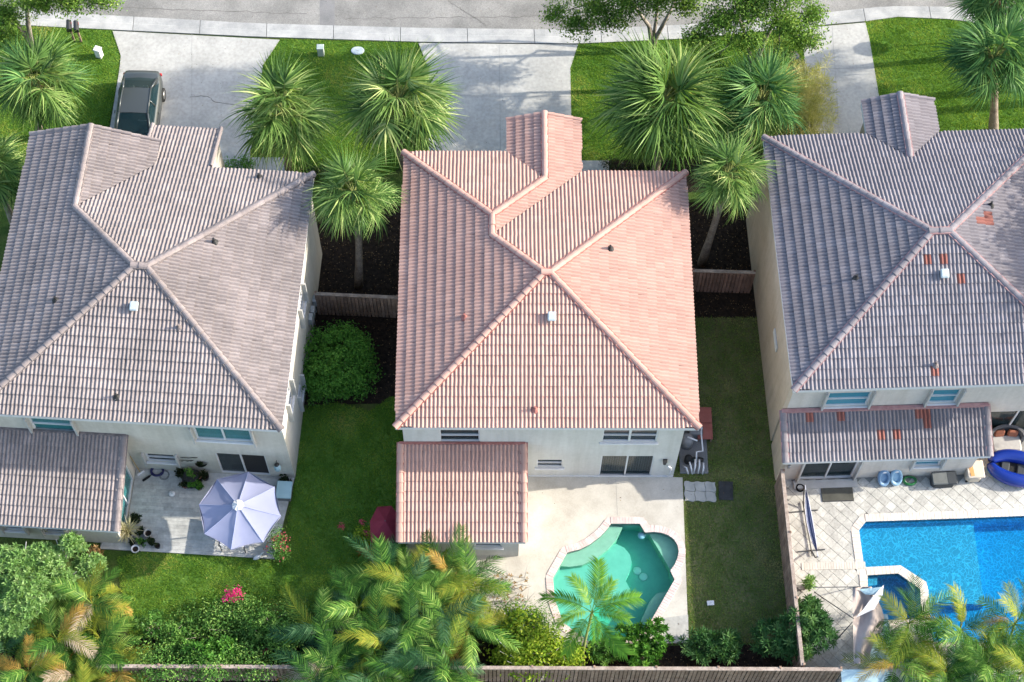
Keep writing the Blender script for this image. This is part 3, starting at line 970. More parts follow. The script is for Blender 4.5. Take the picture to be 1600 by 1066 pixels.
class House:
    def __init__(s, name, label, loc, rz, tilem, capm, mortar, group):
        s.t = thing('house', label, 'house', loc, rz, group)
        s.W = Matrix.Translation(loc) @ Matrix.Rotation(rz, 4, 'Z')
        s.tilem, s.capm, s.mortar = tilem, capm, mortar
        s.under = MB()
        s.cells, s.field = [], MB()
        s.caps, s.mort, s.fasc = [], MB(), MB()
        s.red = {}

    def slope(s, O, n, ze, polys, key, u0=None, lift=0.0):
        n = Vector(n)
        e = Vector((n.y, -n.x))
        O = Vector(O)
        allp = [Vector(p) for P in polys for p in P]
        us = [(p - O).dot(e) for p in allp]
        vs = [(p - O).dot(n) for p in allp]
        base = min(us) if u0 is None else u0
        sv = Vector((n.x * COSP, n.y * COSP, SINP))
        nv = Vector((-n.x * SINP, -n.y * SINP, COSP))
        R = Matrix(((e.x, sv.x, nv.x), (e.y, sv.y, nv.y), (0, sv.z, nv.z))).to_4x4()
        zat = lambda p: ze + PITCH * (Vector(p) - O).dot(n)
        for P in polys:
            pl = half_planes([tuple(p) for p in P])
            s.under.add([(p[0], p[1], zat(p) - .02) for p in P] + [(p[0], p[1], zat(p) - .09) for p in P],
                        [tuple(range(len(P))), tuple(range(2 * len(P) - 1, len(P) - 1, -1))])
            dv = TEX * COSP
            r0, r1 = int((min(vs)) / dv - 1), int(max(vs) / dv + 1)
            c0, c1 = int((min(us) - base) / TW - 1), int((max(us) - base) / TW + 1)
            for r in range(r0, r1 + 1):
                for c in range(c0, c1 + 1):
                    cs = []
                    for du, dd in ((.002, .002), (TW - .002, .002), (TW - .002, dv), (.002, dv)):
                        q = O + e * (base + c * TW + du) + n * (r * dv + dd)
                        cs.append(q)
                    st = 2
                    for nx, ny, d in pl:
                        k = sum(1 for q in cs if nx * q.x + ny * q.y >= d - .004)
                        if k == 0:
                            st = 0
                            break
                        if k < 4:
                            st = 1
                    if not st:
                        continue
                    q = O + e * (base + c * TW) + n * (r * dv)
                    M = Matrix.Translation((q.x, q.y, ze + PITCH * r * dv + lift)) @ R
                    red = (key, r, c) in s.red
                    if st == 2:
                        s.cells.append((M, nv, red))
                    else:
                        s.put(s.field, M, pl, red)
        return zat

    def put(s, mb, M, planes=None, red=False):
        V = [tuple(M @ Vector(v)) for v in TV]
        t = random.random()
        if planes is None:
            mb.add(V, TF, t, 1 if red else 0, None, TWR)
            return
        for f, wv in zip(TF, TWR):
            P = clip_face([V[i] for i in f], planes)
            if P:
                mb.add(P, [tuple(range(len(P)))], t, 1 if red else 0, None, [wv])

    def cap_line(s, p, q, name='ridge_tile', r=.125, step=.37, z=.035, m=True):
        p, q = Vector(p), Vector(q)
        if q.z < p.z:
            p, q = q, p
        d = q - p
        L = d.length
        u = d.normalized()
        k = max(1, round(L / step))
        side = Vector((0, 0, 1)).cross(u).normalized()
        up = u.cross(side)
        R = Matrix(((u.x, side.x, up.x), (u.y, side.y, up.y), (u.z, side.z, up.z))).to_4x4()
        for i in range(k):
            c = p + u * (i * L / k) + Vector((0, 0, z))
            s.caps.append((name, Matrix.Translation(c) @ R @ Matrix.Scale(L / k / step, 4, (1, 0, 0)) @ Matrix.Scale(r / .125, 4, (0, 1, 0))))
        if m:
            c = (p + q) / 2
            s.mort.box((0, 0, 0), (L, .30, .10), M=Matrix.Translation(c + Vector((0, 0, .02))) @ R)

    def rake_board(s, p, q, h=.18, t=.04):
        p, q = Vector(p), Vector(q)
        n = Vector((-(q - p).y, (q - p).x, 0)).normalized() * t / 2
        V = []
        for c in (p, q):
            for k in (-1, 1):
                for dz in (-.05 - h, -.05):
                    V.append(c + n * k + Vector((0, 0, dz)))
        s.fasc.add(V, [(0, 1, 3, 2), (4, 6, 7, 5), (0, 4, 5, 1), (2, 3, 7, 6), (1, 5, 7, 3), (0, 2, 6, 4)])

    def fascia(s, p, q, z, h=.2, t=.05):
        p, q = Vector(p), Vector(q)
        d = q - p
        s.fasc.box(((p.x + q.x) / 2, (p.y + q.y) / 2, z - h / 2 - .03), (d.length, t, h), math.atan2(d.y, d.x))

    def finish(s, nmax=300):
        roof = s.under.build('roof', 'underlay', s.t)
        tm = MB().add(TV, TF, .5, 0, None, TWR).mesh('roof_tile', s.tilem)
        rm = MB().add(TV, TF, .5, 0, None, TWR).mesh('roof_tile', REDT)
        def size(cell):
            M, nv, red = cell
            w = s.W @ M.translation
            x, y = pixel(w)
            if not (-5 < x < 1600 and -5 < y < 1066):
                return -1
            d = CAMPOS - w
            return (1e3 if red else 0) + (s.W.to_3x3() @ nv).dot(d.normalized()) / d.length_squared * 1e4
        cells = sorted(s.cells, key=size, reverse=True)
        for i, (M, nv, red) in enumerate(cells):
            if i < nmax:
                J = Matrix.Translation((0, 0, random.uniform(-.002, .003))) @ Matrix.Rotation(random.gauss(0, .013), 4, 'Z') @ Matrix.Rotation(random.gauss(0, .011), 4, 'X')
                o = inst('roof_tile', rm if red else tm, roof, M @ J)
                if red:
                    o['label'] = 'red replacement roof tile'
            else:
                J = Matrix.Rotation(random.gauss(0, .013), 4, 'Z') @ Matrix.Rotation(random.gauss(0, .011), 4, 'X')
                s.put(s.field, M @ J, None, red)
        s.field.build('tile_field', [s.tilem, REDT], roof, kind='stuff')
        # half-round cap, wider at its lower end
        V, F = [], []
        for x, r in ((-.03, .135), (.37, .112)):
            for k in range(8):
                a = math.pi * (k / 7) * 1.1 - .05 * math.pi
                V.append((x, r * math.cos(a), r * math.sin(a) * .8 + (.012 if x < 0 else -.006)))
        for k in range(7):
            F.append((k, 8 + k, 9 + k, k + 1))
        V += [(-.03, .1 * math.cos(math.pi * k / 7), .1 * math.sin(math.pi * k / 7) * .7) for k in range(8)]
        F += [(k, k + 1, 17 + k, 16 + k) for k in range(7)]
        cm = MB().add(V, F, .5, 0, None, [.35] * 14).mesh('ridge_tile', s.capm)
        for name, M in s.caps:
            J = Matrix.Rotation(random.gauss(0, .015), 4, 'Z') @ Matrix.Rotation(random.gauss(0, .012), 4, 'Y')
            inst(name, cm, roof, M @ J)
        if s.mort.f:
            s.mort.build('mortar_strip', s.mortar, roof)
        if s.fasc.f:
            s.fasc.build('fascia', 'trim_white', roof)
        return roof

    # ---- walls
    def wall(s, p0, p1, z0, z1, m, ops=(), t=.18):
        """outer face from p0 to p1 (outside on the right hand), openings (u0, u1, z0, z1)"""
        p0, p1 = Vector(p0), Vector(p1)
        d = p1 - p0
        L = d.length
        M = Matrix.Translation((p0.x, p0.y, 0)) @ Matrix.Rotation(math.atan2(d.y, d.x), 4, 'Z')
        U0 = t + .001
        us = sorted({U0, L} | {o[0] for o in ops} | {o[1] for o in ops})
        zs = sorted({z0, z1} | {max(z0, o[2]) for o in ops} | {o[3] for o in ops})
        b = MB()
        solid = lambda u, z: z0 <= z <= z1 and U0 <= u <= L and not any(o[0] < u < o[1] and o[2] < z < o[3] for o in ops)
        for i in range(len(us) - 1):
            for j in range(len(zs) - 1):
                a, c, e, f = us[i], us[i + 1], zs[j], zs[j + 1]
                if not solid((a + c) / 2, (e + f) / 2):
                    continue
                b.add([(a, 0, e), (c, 0, e), (c, 0, f), (a, 0, f)], [(0, 1, 2, 3)], M=M)
                b.add([(a, t, e), (c, t, e), (c, t, f), (a, t, f)], [(3, 2, 1, 0)], M=M)
                for (uu, zz, Q) in ((a - .001, (e + f) / 2, [(a, 0, e), (a, 0, f), (a, t, f), (a, t, e)]), (c + .001, (e + f) / 2, [(c, 0, f), (c, 0, e), (c, t, e), (c, t, f)]),
                                    ((a + c) / 2, e - .001, [(c, 0, e), (a, 0, e), (a, t, e), (c, t, e)]), ((a + c) / 2, f + .001, [(a, 0, f), (c, 0, f), (c, t, f), (a, t, f)])):
                    if not solid(uu, zz):
                        b.add(Q, [(0, 1, 2, 3)], M=M)
        b.build('wall', m, s.t)
        return M

    def side_top(s, p0, p1, z0, za, zb_, m, t=.18):
        """sloping top of a side wall, from height za at p0 to zb_ at p1"""
        p0, p1 = Vector(p0), Vector(p1)
        d = p1 - p0
        M = Matrix.Translation((p0.x, p0.y, 0)) @ Matrix.Rotation(math.atan2(d.y, d.x), 4, 'Z')
        L = d.length
        V = [(x, y, z) for y in (0, t) for x, z in ((.181 if za < zb_ else 0, z0), (L, z0), (L, zb_), (.181 if za < zb_ else 0, za))]
        MB().add(V, [(0, 1, 2, 3), (7, 6, 5, 4), (3, 2, 6, 7), (0, 3, 7, 4), (1, 5, 6, 2)], M=M).build('wall', m, s.t)

    def window(s, M, u0, u1, z0, z1, glass='glass', kind='slider', trim='trim_white', sill=True, tracks=False, blinds=None, name='window', depth=.07, trackm='trim_grey', dark=None):
        """opening filled with frame, panes and what is behind them; y < 0 is outside"""
        fw = .05
        f = MB()
        for (a, b_, c, d) in ((u0, u0 + fw, z0, z1), (u1 - fw, u1, z0, z1), (u0 + fw, u1 - fw, z0, z0 + fw), (u0 + fw, u1 - fw, z1 - fw, z1)):
            f.box(((a + b_) / 2, depth, (c + d) / 2), (b_ - a, .09, d - c), M=M)
        fr = f.build(name, trim, s.t)
        um, zm = (u0 + u1) / 2, (z0 + z1) / 2
        if kind == 'slider':
            panes = [(u0 + fw, um - .02, z0 + fw, z1 - fw), (um + .02, u1 - fw, z0 + fw, z1 - fw)]
            MB().box((um, depth - .005, zm), (.06, .08, z1 - z0 - 2 * fw), M=M).build('mullion', trim, fr)
        elif kind == 'hung':
            panes = [(u0 + fw, u1 - fw, z0 + fw, zm - .02), (u0 + fw, u1 - fw, zm + .02, z1 - fw)]
            MB().box((um, depth - .005, zm), (u1 - u0 - 2 * fw, .08, .05), M=M).build('mullion', trim, fr)
        elif kind == 'double_hung':
            panes = [(a, b_, c, d) for a, b_ in ((u0 + fw, um - .04), (um + .04, u1 - fw)) for c, d in ((z0 + fw, zm - .02), (zm + .02, z1 - fw))]
            MB().box((um, depth - .005, zm), (.09, .08, z1 - z0 - 2 * fw), M=M).build('mullion', trim, fr)
            for a, b_ in ((u0 + fw, um - .045), (um + .045, u1 - fw)):
                MB().box(((a + b_) / 2, depth - .003, zm), (b_ - a, .07, .045), M=M).build('rail', trim, fr)
        else:
            panes = [(u0 + fw, u1 - fw, z0 + fw, z1 - fw)]
        for k, (a, b_, c, d) in enumerate(panes):
            gm = glass
            if dark is not None and k in dark:
                gm = 'dark_screen'
            MB().box(((a + b_) / 2, depth + .02 + .004 * (k % 2), (c + d) / 2), (b_ - a, .012, d - c), M=M).build('pane', gm, fr)
        if sill:
            MB().bbox((um, -.045, z0 - .045), (u1 - u0 + .16, .10, .08), .015, M=M).build('sill', trim, fr)
        if tracks:
            for x in (u0 - .09, u1 + .09):
                MB().box((x, -.085, zm - .03), (.07, .166, z1 - z0 + .28), M=M).build('shutter_track', trackm, fr)
        if blinds:
            b = MB()
            if blinds == 'vertical':
                k = int((u1 - u0) / .095)
                for i in range(k):
                    b.box((u0 + (i + .5) * (u1 - u0) / k, depth + .14, zm), (.075, .012, z1 - z0 - .1), rad(32), M=M, tone=random.random())
            else:
                k = int((z1 - z0) / .06)
                for i in range(k):
                    b.box((um, depth + .12, z0 + (i + .5) * (z1 - z0) / k), (u1 - u0 - .1, .012, .045), M=M, tone=random.random())
            b.build('blind', 'blind_white', fr, kind='stuff')
        return fr

    def vent_box(s, px_, py_, O, n, ze, m='vent_pale'):
        """square roof vent with a hood, found on the slope under a photo pixel"""
        p = s.on_slope(px_, py_, O, n, ze)
        sv = Matrix.Rotation(math.atan(PITCH), 4, 'X') if n == (0, 1) else Matrix.Identity(4)
        v = MB()
        T = Matrix.Translation(p) @ sv
        v.bbox((0, 0, .10), (.26, .28, .18), .03, M=T)
        v.bbox((0, -.02, .22), (.32, .36, .08), .03, M=T)
        o = v.build('roof_vent', m, s.t)
        MB().box((0, -.02, .265), (.24, .26, .02), M=T).build('vent_cap', m, o)

    def vent_pipe(s, px_, py_, O, n, ze, m='dark_pot'):
        p = s.on_slope(px_, py_, O, n, ze)
        v = MB()
        v.tube([p + Vector((0, 0, -.05)), p + Vector((0, 0, .32))], .045, 8)
        v.lathe([(.17, .02), (.12, .07), (.055, .16)], p, 8)
        v.build('vent_pipe', m, s.t)

    def on_slope(s, px_, py_, O, n, ze):
        """point of the sloping plane under a photo pixel, in house coordinates"""
        best = None
        for k in range(240):
            z = ze + k * .01
            w = s.W.inverted() @ at(px_, py_, z)
            d = (w.x - O[0]) * n[0] + (w.y - O[1]) * n[1]
            e = abs(ze + PITCH * d - z)
            if best is None or e < best[0]:
                best = (e, w)
        return best[1]


ZE = 6.0
GROUP_H = 'tile-roofed houses in the row'

# ---------------------------------------------------------------- centre house
h = House('house', 'cream house with pinkish terracotta tile roof between the two grey-roofed ones', (-3.75, .92, 0), 0, TERRA, TERRA, 'mortar_red', GROUP_H)
h.slope((0, 0), (0, 1), ZE, [[(0, 0), (11.4, 0), (5.8, 5.6), (5.6, 5.6)]], 'rear')
h.slope((11.4, 0), (-1, 0), ZE, [[(11.4, 0), (11.4, 11.2), (5.8, 5.6)]], 'right')
h.slope((0, 11.2), (0, -1), ZE, [[(11.4, 11.2), (7.2, 11.2), (3.6, 7.6), (5.6, 5.6), (5.8, 5.6)]], 'front')
h.slope((0, 0), (1, 0), ZE, [[(0, 0), (5.6, 5.6), (3.6, 7.6), (0, 11.2)], [(0, 11.2), (3.6, 7.6), (3.6, 8.5), (0, 12.1)]], 'left')
h.slope((0, 12.1), (0, -1), ZE, [[(0, 12.1), (3.6, 8.5), (5.7, 10.6), (4.2, 12.1)]], 'wing_front')
h.slope((4.2, 0), (1, 0), ZE, [[(4.2, 12.1), (5.7, 10.6), (5.7, 13.7), (4.2, 13.7)]], 'gable_left')
h.slope((7.2, 0), (-1, 0), ZE, [[(3.6, 7.6), (7.2, 11.2), (7.2, 12.1), (5.7, 10.6), (3.6, 8.5)], [(5.7, 10.6), (7.2, 12.1), (7.2, 13.7), (5.7, 13.7)]], 'wing_right')
ZA = ZE + 5.6 * PITCH
for p, q in (((0, 0, ZE), (5.6, 5.6, ZA)), ((11.4, 0, ZE), (5.8, 5.6, ZA)), ((11.4, 11.2, ZE), (5.8, 5.6, ZA)), ((3.6, 7.6, ZE + 1.2), (5.6, 5.6, ZA)),
             ((3.6, 7.6, ZE + 1.2), (3.6, 8.5, ZE + 1.2)), ((0, 12.1, ZE), (3.6, 8.5, ZE + 1.2)), ((5.7, 10.6, ZE + .5), (3.6, 8.5, ZE + 1.2)),
             ((5.7, 13.72, ZE + .5), (5.7, 10.6, ZE + .5)), ((5.5, 5.6, ZA + .02), (5.9, 5.6, ZA + .02))):
    h.cap_line(p, q)
for p, q in (((4.2, 13.68, ZE), (5.7, 13.68, ZE + .5)), ((7.2, 13.68, ZE), (5.7, 13.68, ZE + .5))):
    h.cap_line(p, q, 'rake_tile', .08, m=False)
for p, q in (((0, .02), (11.4, .02)), ((.02, 0), (.02, 12.1)), ((11.38, 0), (11.38, 11.2)), ((7.2, 11.18), (11.4, 11.18)), ((0, 12.08), (4.2, 12.08)), ((4.22, 12.1), (4.22, 13.7)), ((7.18, 11.2), (7.18, 13.7))):
    h.fascia(p, q, ZE)
# lower roof over the rear room
LB, LT, LX0, LX1 = -3.22, .42, .0, 4.93
zb = 2.32
zat = h.slope((0, LB), (0, 1), zb, [[(LX0, LB), (LX1, LB), (LX1, LT), (LX0, LT)]], 'low')
h.cap_line((LX0 + .07, LB, zb), (LX0 + .07, LT, zat((0, LT))), 'rake_tile', .14, .392, .03)
h.cap_line((LX1 - .07, LB, zb), (LX1 - .07, LT, zat((0, LT))), 'rake_tile', .14, .392, .03)
h.mort.box((2.46, LT - .05, zat((0, LT)) + .05), (4.9, .09, .12))
h.fascia((LX0, LB + .03), (LX1, LB + .03), zb)
h.rake_board((LX0 + .03, LB, zb), (LX0 + .03, LT, zat((0, LT))))
h.rake_board((LX1 - .03, LB, zb), (LX1 - .03, LT, zat((0, LT))))
h.finish()
M = h.wall((.2, .42), (10.98, .42), 0, 5.86, 'wall_cream', [(1.4, 2.95, 3.6, 4.76), (7.67, 9.8, 3.64, 4.80), (7.75, 9.86, .04, 2.2), (5.2, 6.25, 1.0, 1.78)])
h.window(M, 1.4, 2.95, 3.6, 4.76, kind='hung', blinds='horizontal')
h.window(M, 7.67, 9.8, 3.64, 4.80, kind='double_hung', blinds='horizontal')
h.window(M, 5.2, 6.25, 1.0, 1.78, kind='hung')
h.window(M, 7.75, 9.86, .04, 2.2, kind='slider', blinds='vertical', name='sliding_door', sill=False)
h.wall((10.98, .42), (10.98, 10.8), 0, 5.86, 'wall_cream')
h.wall((10.98, 10.8), (7.0, 10.8), 0, 5.86, 'wall_cream')
h.wall((7.0, 10.8), (7.0, 13.4), 0, 5.95, 'wall_cream')
h.wall((7.0, 13.4), (4.4, 13.4), 0, 5.95, 'wall_cream')
h.wall((4.4, 13.4), (4.4, 11.7), 0, 5.95, 'wall_cream')
h.wall((4.4, 11.7), (.2, 11.7), 0, 5.86, 'wall_cream')
h.wall((.2, 11.7), (.2, .42), 0, 5.86, 'wall_cream')
M = h.wall((.25, -3.0), (4.68, -3.0), 0, 2.28, 'wall_cream', [(2.7, 3.75, 1.1, 1.95)])
h.window(M, 2.7, 3.75, 1.1, 1.95, kind='hung')
h.wall((4.68, -3.0), (4.68, .42), 0, 2.26, 'wall_cream')
h.side_top((4.68, -3.0), (4.68, .42), 2.26, 2.29, 3.40, 'wall_cream')
h.wall((.25, .42), (.25, -3.0), 0, 2.26, 'wall_cream')
h.side_top((.25, .42), (.25, -3.0), 2.26, 3.40, 2.29, 'wall_cream')
h.vent_box(862, 495, (0, 0), (0, 1), ZE)
h.vent_pipe(836, 641, (0, 0), (0, 1), ZE, 'mortar_red')
h.vent_pipe(726, 497, (0, 0), (1, 0), ZE, 'mortar_red')
h.vent_pipe(953, 390, (11.4, 0), (-1, 0), ZE)
# lantern, meter pipe and skirting of the rear wall
l = MB().bbox((10.5, .34, 1.72), (.13, .12, .26), .03).bbox((10.5, .33, 1.9), (.18, .17, .06), .02)
l.build('wall_lantern', 'black_metal', h.t)
MB().box((7.83, .40, .10), (6.3, .035, .12)).build('skirting', 'trim_white', h.t)
MB().tube([(10.78, .36, .1), (10.82, .36, 1.1), (10.72, .36, 1.15)], .02).bbox((10.7, .37, 1.2), (.12, .08, .12), .02).build('meter_pipe', 'trim_white', h.t)
CENTRE = h

# ---------------------------------------------------------------- left house
h = House('house', 'beige house under weathered brown-grey tiles with blue umbrella on its patio', (-8.0 - 11.65 * math.cos(rad(3.4)), .79 + 11.65 * math.sin(rad(3.4)), 0), rad(-3.4), TAUPE, TAUPE, 'mortar_grey', GROUP_H)
WL, DL = 11.65, 11.2
yv = DL - 5.24
h.slope((0, 0), (0, 1), ZE, [[(0, 0), (WL, 0), (6.05, 5.6), (5.6, 5.6)]], 'rear')
h.slope((WL, 0), (-1, 0), ZE, [[(WL, 0), (WL, DL), (6.05, 5.6)]], 'right')
h.slope((0, DL), (0, -1), ZE, [[(WL, DL), (5.24, DL), (2.62, 8.58), (5.6, 5.6), (6.05, 5.6)], [(4.62, DL), (4.62, 13.6), (7.5, 13.6), (7.5, DL)]], 'front', u0=-WL)
h.slope((0, 0), (1, 0), ZE, [[(0, 0), (5.6, 5.6), (2.62, 8.58), (0, DL)], [(0, DL), (2.62, 8.58), (2.62, 12.38), (0, 12.38)]], 'left')
h.slope((5.24, 0), (-1, 0), ZE, [[(2.62, 8.58), (5.24, 11.2), (5.24, 12.38), (2.62, 12.38)]], 'wing_right', lift=.01)
for p, q in (((0, 0, ZE), (5.6, 5.6, ZA)), ((WL, 0, ZE), (6.05, 5.6, ZA)), ((WL, DL, ZE), (6.05, 5.6, ZA)), ((2.62, 8.58, ZE + .873), (5.6, 5.6, ZA)),
             ((2.62, 12.38, ZE + .873), (2.62, 8.58, ZE + .873)), ((5.5, 5.6, ZA + .02), (6.15, 5.6, ZA + .02))):
    h.cap_line(p, q)
for p, q in (((0, 12.36, ZE), (2.62, 12.36, ZE + .873)), ((5.24, 12.36, ZE), (2.62, 12.36, ZE + .873))):
    h.cap_line(p, q, 'rake_tile', .08, m=False)
for x in (4.64, 7.48):
    h.cap_line((x, 13.6, ZE - 2.4 * PITCH), (x, 11.3, ZE - .1 * PITCH), 'rake_tile', .08, m=False)
for p, q in (((0, .02), (WL, .02)), ((.02, 0), (.02, 12.38)), ((WL - .02, 0), (WL - .02, DL)), ((7.5, DL - .02), (WL, DL - .02))):
    h.fascia(p, q, ZE)
h.fascia((4.62, 13.58), (7.5, 13.58), ZE - .8)
LB, LT, LX0, LX1 = -3.08, .45, -1.2, 5.28
zb = 2.36
zat = h.slope((0, LB), (0, 1), zb, [[(LX0, LB), (LX1, LB), (LX1, LT), (LX0, LT)]], 'low')
h.cap_line((LX1 - .07, LB, zb), (LX1 - .07, LT, zat((0, LT))), 'rake_tile', .14, .392, .03)
h.mort.box(((LX0 + LX1) / 2, LT - .05, zat((0, LT)) + .04), (LX1 - LX0, .09, .12))
h.fascia((LX0, LB + .03), (LX1, LB + .03), zb)
h.rake_board((LX1 - .03, LB, zb), (LX1 - .03, LT, zat((0, LT))))
h.finish()
M = h.wall((.12, .45), (11.5, .45), 0, 5.86, 'wall_beige', [(1.58, 3.2, 3.5, 4.75), (7.92, 10.1, 3.55, 4.75), (8.4, 10.4, .1, 2.2), (5.55, 6.72, .95, 1.72)])
h.window(M, 1.58, 3.2, 3.5, 4.75, 'glass_teal', kind='hung', tracks=True, blinds='horizontal')
h.window(M, 7.92, 10.1, 3.55, 4.75, 'glass_teal', kind='slider', tracks=True, blinds='horizontal')
h.window(M, 5.55, 6.72, .95, 1.72, kind='hung', tracks=True)
h.window(M, 8.4, 10.4, .1, 2.2, kind='slider', name='sliding_door', sill=False, dark=(1,))
M = h.wall((11.5, .45), (11.5, 10.85), 0, 5.86, 'wall_beige', [(1.2, 2.1, 3.4, 4.7), (5.3, 6.3, 3.4, 4.7), (2.7, 3.5, 1.0, 2.1)])
h.window(M, 1.2, 2.1, 3.4, 4.7, kind='hung', tracks=True)
h.window(M, 5.3, 6.3, 3.4, 4.7, kind='hung', tracks=True)
h.window(M, 2.7, 3.5, 1.0, 2.1, kind='hung', tracks=True)
for y, z in ((7.4, 1.3), (6.9, 1.6), (8.0, 1.1)):
    MB().bbox((11.58, y, z), (.16, .32, .45), .02).tube([(11.56, y, .05), (11.56, y, z - .2)], .02).build('meter_box', 'trim_grey', h.t)
h.wall((11.5, 10.85), (7.3, 10.85), 0, 5.86, 'wall_beige')
h.wall((7.3, 10.85), (7.3, 13.4), 0, 5.1, 'wall_beige')
h.wall((7.3, 13.4), (4.8, 13.4), 0, 5.1, 'wall_beige')
h.wall((4.8, 13.4), (4.8, 12.0), 0, 5.1, 'wall_beige')
h.wall((4.8, 12.0), (.12, 12.0), 0, 5.86, 'wall_beige')
h.wall((.12, 12.0), (.12, .45), 0, 5.86, 'wall_beige')
M = h.wall((5.0, -2.78), (5.0, .45), 0, 2.29, 'wall_beige', [(.45, 2.75, .1, 2.15)])
h.side_top((5.0, -2.78), (5.0, .45), 2.29, 2.36, 3.42, 'wall_beige')
h.window(M, .45, 2.75, .1, 2.15, 'glass_teal', kind='slider', name='sliding_door', sill=False)
M = h.wall((-1.2, -2.78), (5.0, -2.78), 0, 2.3, 'wall_beige', [(1.7, 2.5, .9, 1.9), (3.3, 4.1, .9, 1.9)])
h.window(M, 1.7, 2.5, .9, 1.9, kind='hung', tracks=True)
h.window(M, 3.3, 4.1, .9, 1.9, kind='hung', tracks=True)
h.vent_box(211, 479, (0, 0), (0, 1), ZE)
h.vent_pipe(183, 621, (0, 0), (0, 1), ZE)
h.vent_pipe(280, 513, (0, 0), (0, 1), ZE, 'mortar_grey')
h.vent_pipe(335, 379, (WL, 0), (-1, 0), ZE)
h.vent_pipe(88, 470, (0, 0), (1, 0), ZE)
h.vent_pipe(405, 278, (0, DL), (0, -1), ZE)
LEFT = h

# ---------------------------------------------------------------- right house
h = House('house', 'peach house under slate-grey tiles patched with a few red ones', (11.31, 2.48, 0), rad(2.1), SLATE, SLATE, 'mortar_rose', GROUP_H)
WR, DR = 12.0, 11.34
AR = DR / 2
ZR = ZE + AR * PITCH


def red_cell(px_, py_, O, n, ze, key, us):
    p = h.on_slope(px_, py_, O, n, ze)
    e = (n[1], -n[0])
    u = (p.x - O[0]) * e[0] + (p.y - O[1]) * e[1]
    v = (p.x - O[0]) * n[0] + (p.y - O[1]) * n[1]
    h.red[(key, math.floor(v / (TEX * COSP)), math.floor((u - us) / TW))] = 1


for q in ((1455, 403), (1468, 403), (1500, 436)):
    red_cell(*q, (0, 0), (0, 1), ZE, 'rear', 0)
red_cell(1461, 579, (0, 0), (0, 1), ZE, 'rear', 0)
for q in ((1534, 343), (1545, 337), (1548, 345)):
    red_cell(*q, (WR, 0), (-1, 0), ZE, 'right', 0)
LB, LT, LX0, LX1 = -1.55, .40, -.02, 8.2
zb = 2.57
for q in ((1271, 657), (1313, 656), (1377, 672), (1405, 671), (1440, 650), (1452, 650), (1451, 668)):
    red_cell(*q, (0, LB), (0, 1), zb, 'low', 0)
h.slope((0, 0), (0, 1), ZE, [[(0, 0), (WR, 0), (WR - AR, AR), (AR, AR)]], 'rear', u0=0)
h.slope((WR, 0), (-1, 0), ZE, [[(WR, 0), (WR, DR), (WR - AR, AR)]], 'right', u0=0)
h.slope((0, DR), (0, -1), ZE, [[(WR, DR), (7.2, DR), (5.72, DR - 1.48), (4.24, DR), (0, DR), (AR, AR), (WR - AR, AR)][:0] or [(4.24, DR), (0, DR), (AR, AR), (5.72, AR), (5.72, DR - 1.48)], [(5.72, AR), (WR - AR, AR), (WR, DR), (7.2, DR), (5.72, DR - 1.48)]], 'front', u0=-WR)
h.slope((0, 0), (1, 0), ZE, [[(0, 0), (AR, AR), (0, DR)]], 'left')
h.slope((4.24, 0), (1, 0), ZE, [[(4.24, DR), (5.72, DR - 1.48), (5.72, 12.95), (4.24, 12.95)]], 'gable_left')
h.slope((7.2, 0), (-1, 0), ZE, [[(5.72, DR - 1.48), (7.2, DR), (7.2, 12.95), (5.72, 12.95)]], 'gable_right')
for p, q in (((0, 0, ZE), (AR, AR, ZR)), ((WR, 0, ZE), (WR - AR, AR, ZR)), ((WR, DR, ZE), (WR - AR, AR, ZR)), ((0, DR, ZE), (AR, AR, ZR)),
             ((5.72, 12.97, ZE + .493), (5.72, DR - 1.48, ZE + .493)), ((AR - .1, AR, ZR + .02), (WR - AR + .1, AR, ZR + .02))):
    h.cap_line(p, q)
for p, q in (((4.24, 12.93, ZE), (5.72, 12.93, ZE + .493)), ((7.2, 12.93, ZE), (5.72, 12.93, ZE + .493))):
    h.cap_line(p, q, 'rake_tile', .08, m=False)
for p, q in (((0, .02), (WR, .02)), ((.02, 0), (.02, DR)), ((WR - .02, 0), (WR - .02, DR)), ((0, DR - .02), (4.24, DR - .02)), ((7.2, DR - .02), (WR, DR - .02)), ((4.26, DR), (4.26, 12.95)), ((7.18, DR), (7.18, 12.95))):
    h.fascia(p, q, ZE)
zat = h.slope((0, LB), (0, 1), zb, [[(LX0, LB), (LX1, LB), (LX1, LT), (LX0, LT)]], 'low', u0=0)
h.cap_line((LX0 + .07, LB, zb), (LX0 + .07, LT, zat((0, LT))), 'rake_tile', .14, .392, .03)
h.cap_line((LX1 - .07, LB, zb), (LX1 - .07, LT, zat((0, LT))), 'rake_tile', .14, .392, .03)
h.mort.box(((LX0 + LX1) / 2, LT - .06, zat((0, LT)) + .05), (LX1 - LX0, .16, .12))
h.fascia((LX0, LB + .03), (LX1, LB + .03), zb)
h.rake_board((LX1 - .03, LB, zb), (LX1 - .03, LT, zat((0, LT))))
h.finish()
M = h.wall((.03, .45), (11.8, .45), 0, 5.86, 'wall_peach_skylit', [(1.62, 3.30, 3.35, 4.62), (5.7, 6.82, 3.35, 4.6), (8.5, 10.9, .05, 2.3)])
h.window(M, 1.62, 3.30, 3.35, 4.62, 'glass_blue', kind='hung', tracks=True, blinds='horizontal')
h.window(M, 5.7, 6.82, 3.35, 4.6, 'glass_blue', kind='hung', tracks=True, blinds='horizontal')
h.window(M, 8.5, 10.9, .05, 2.3, kind='slider', name='sliding_door', sill=False)
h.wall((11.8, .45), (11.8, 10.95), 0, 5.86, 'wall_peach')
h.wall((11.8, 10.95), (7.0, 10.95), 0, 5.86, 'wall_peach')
h.wall((7.0, 10.95), (7.0, 12.6), 0, 5.95, 'wall_peach')
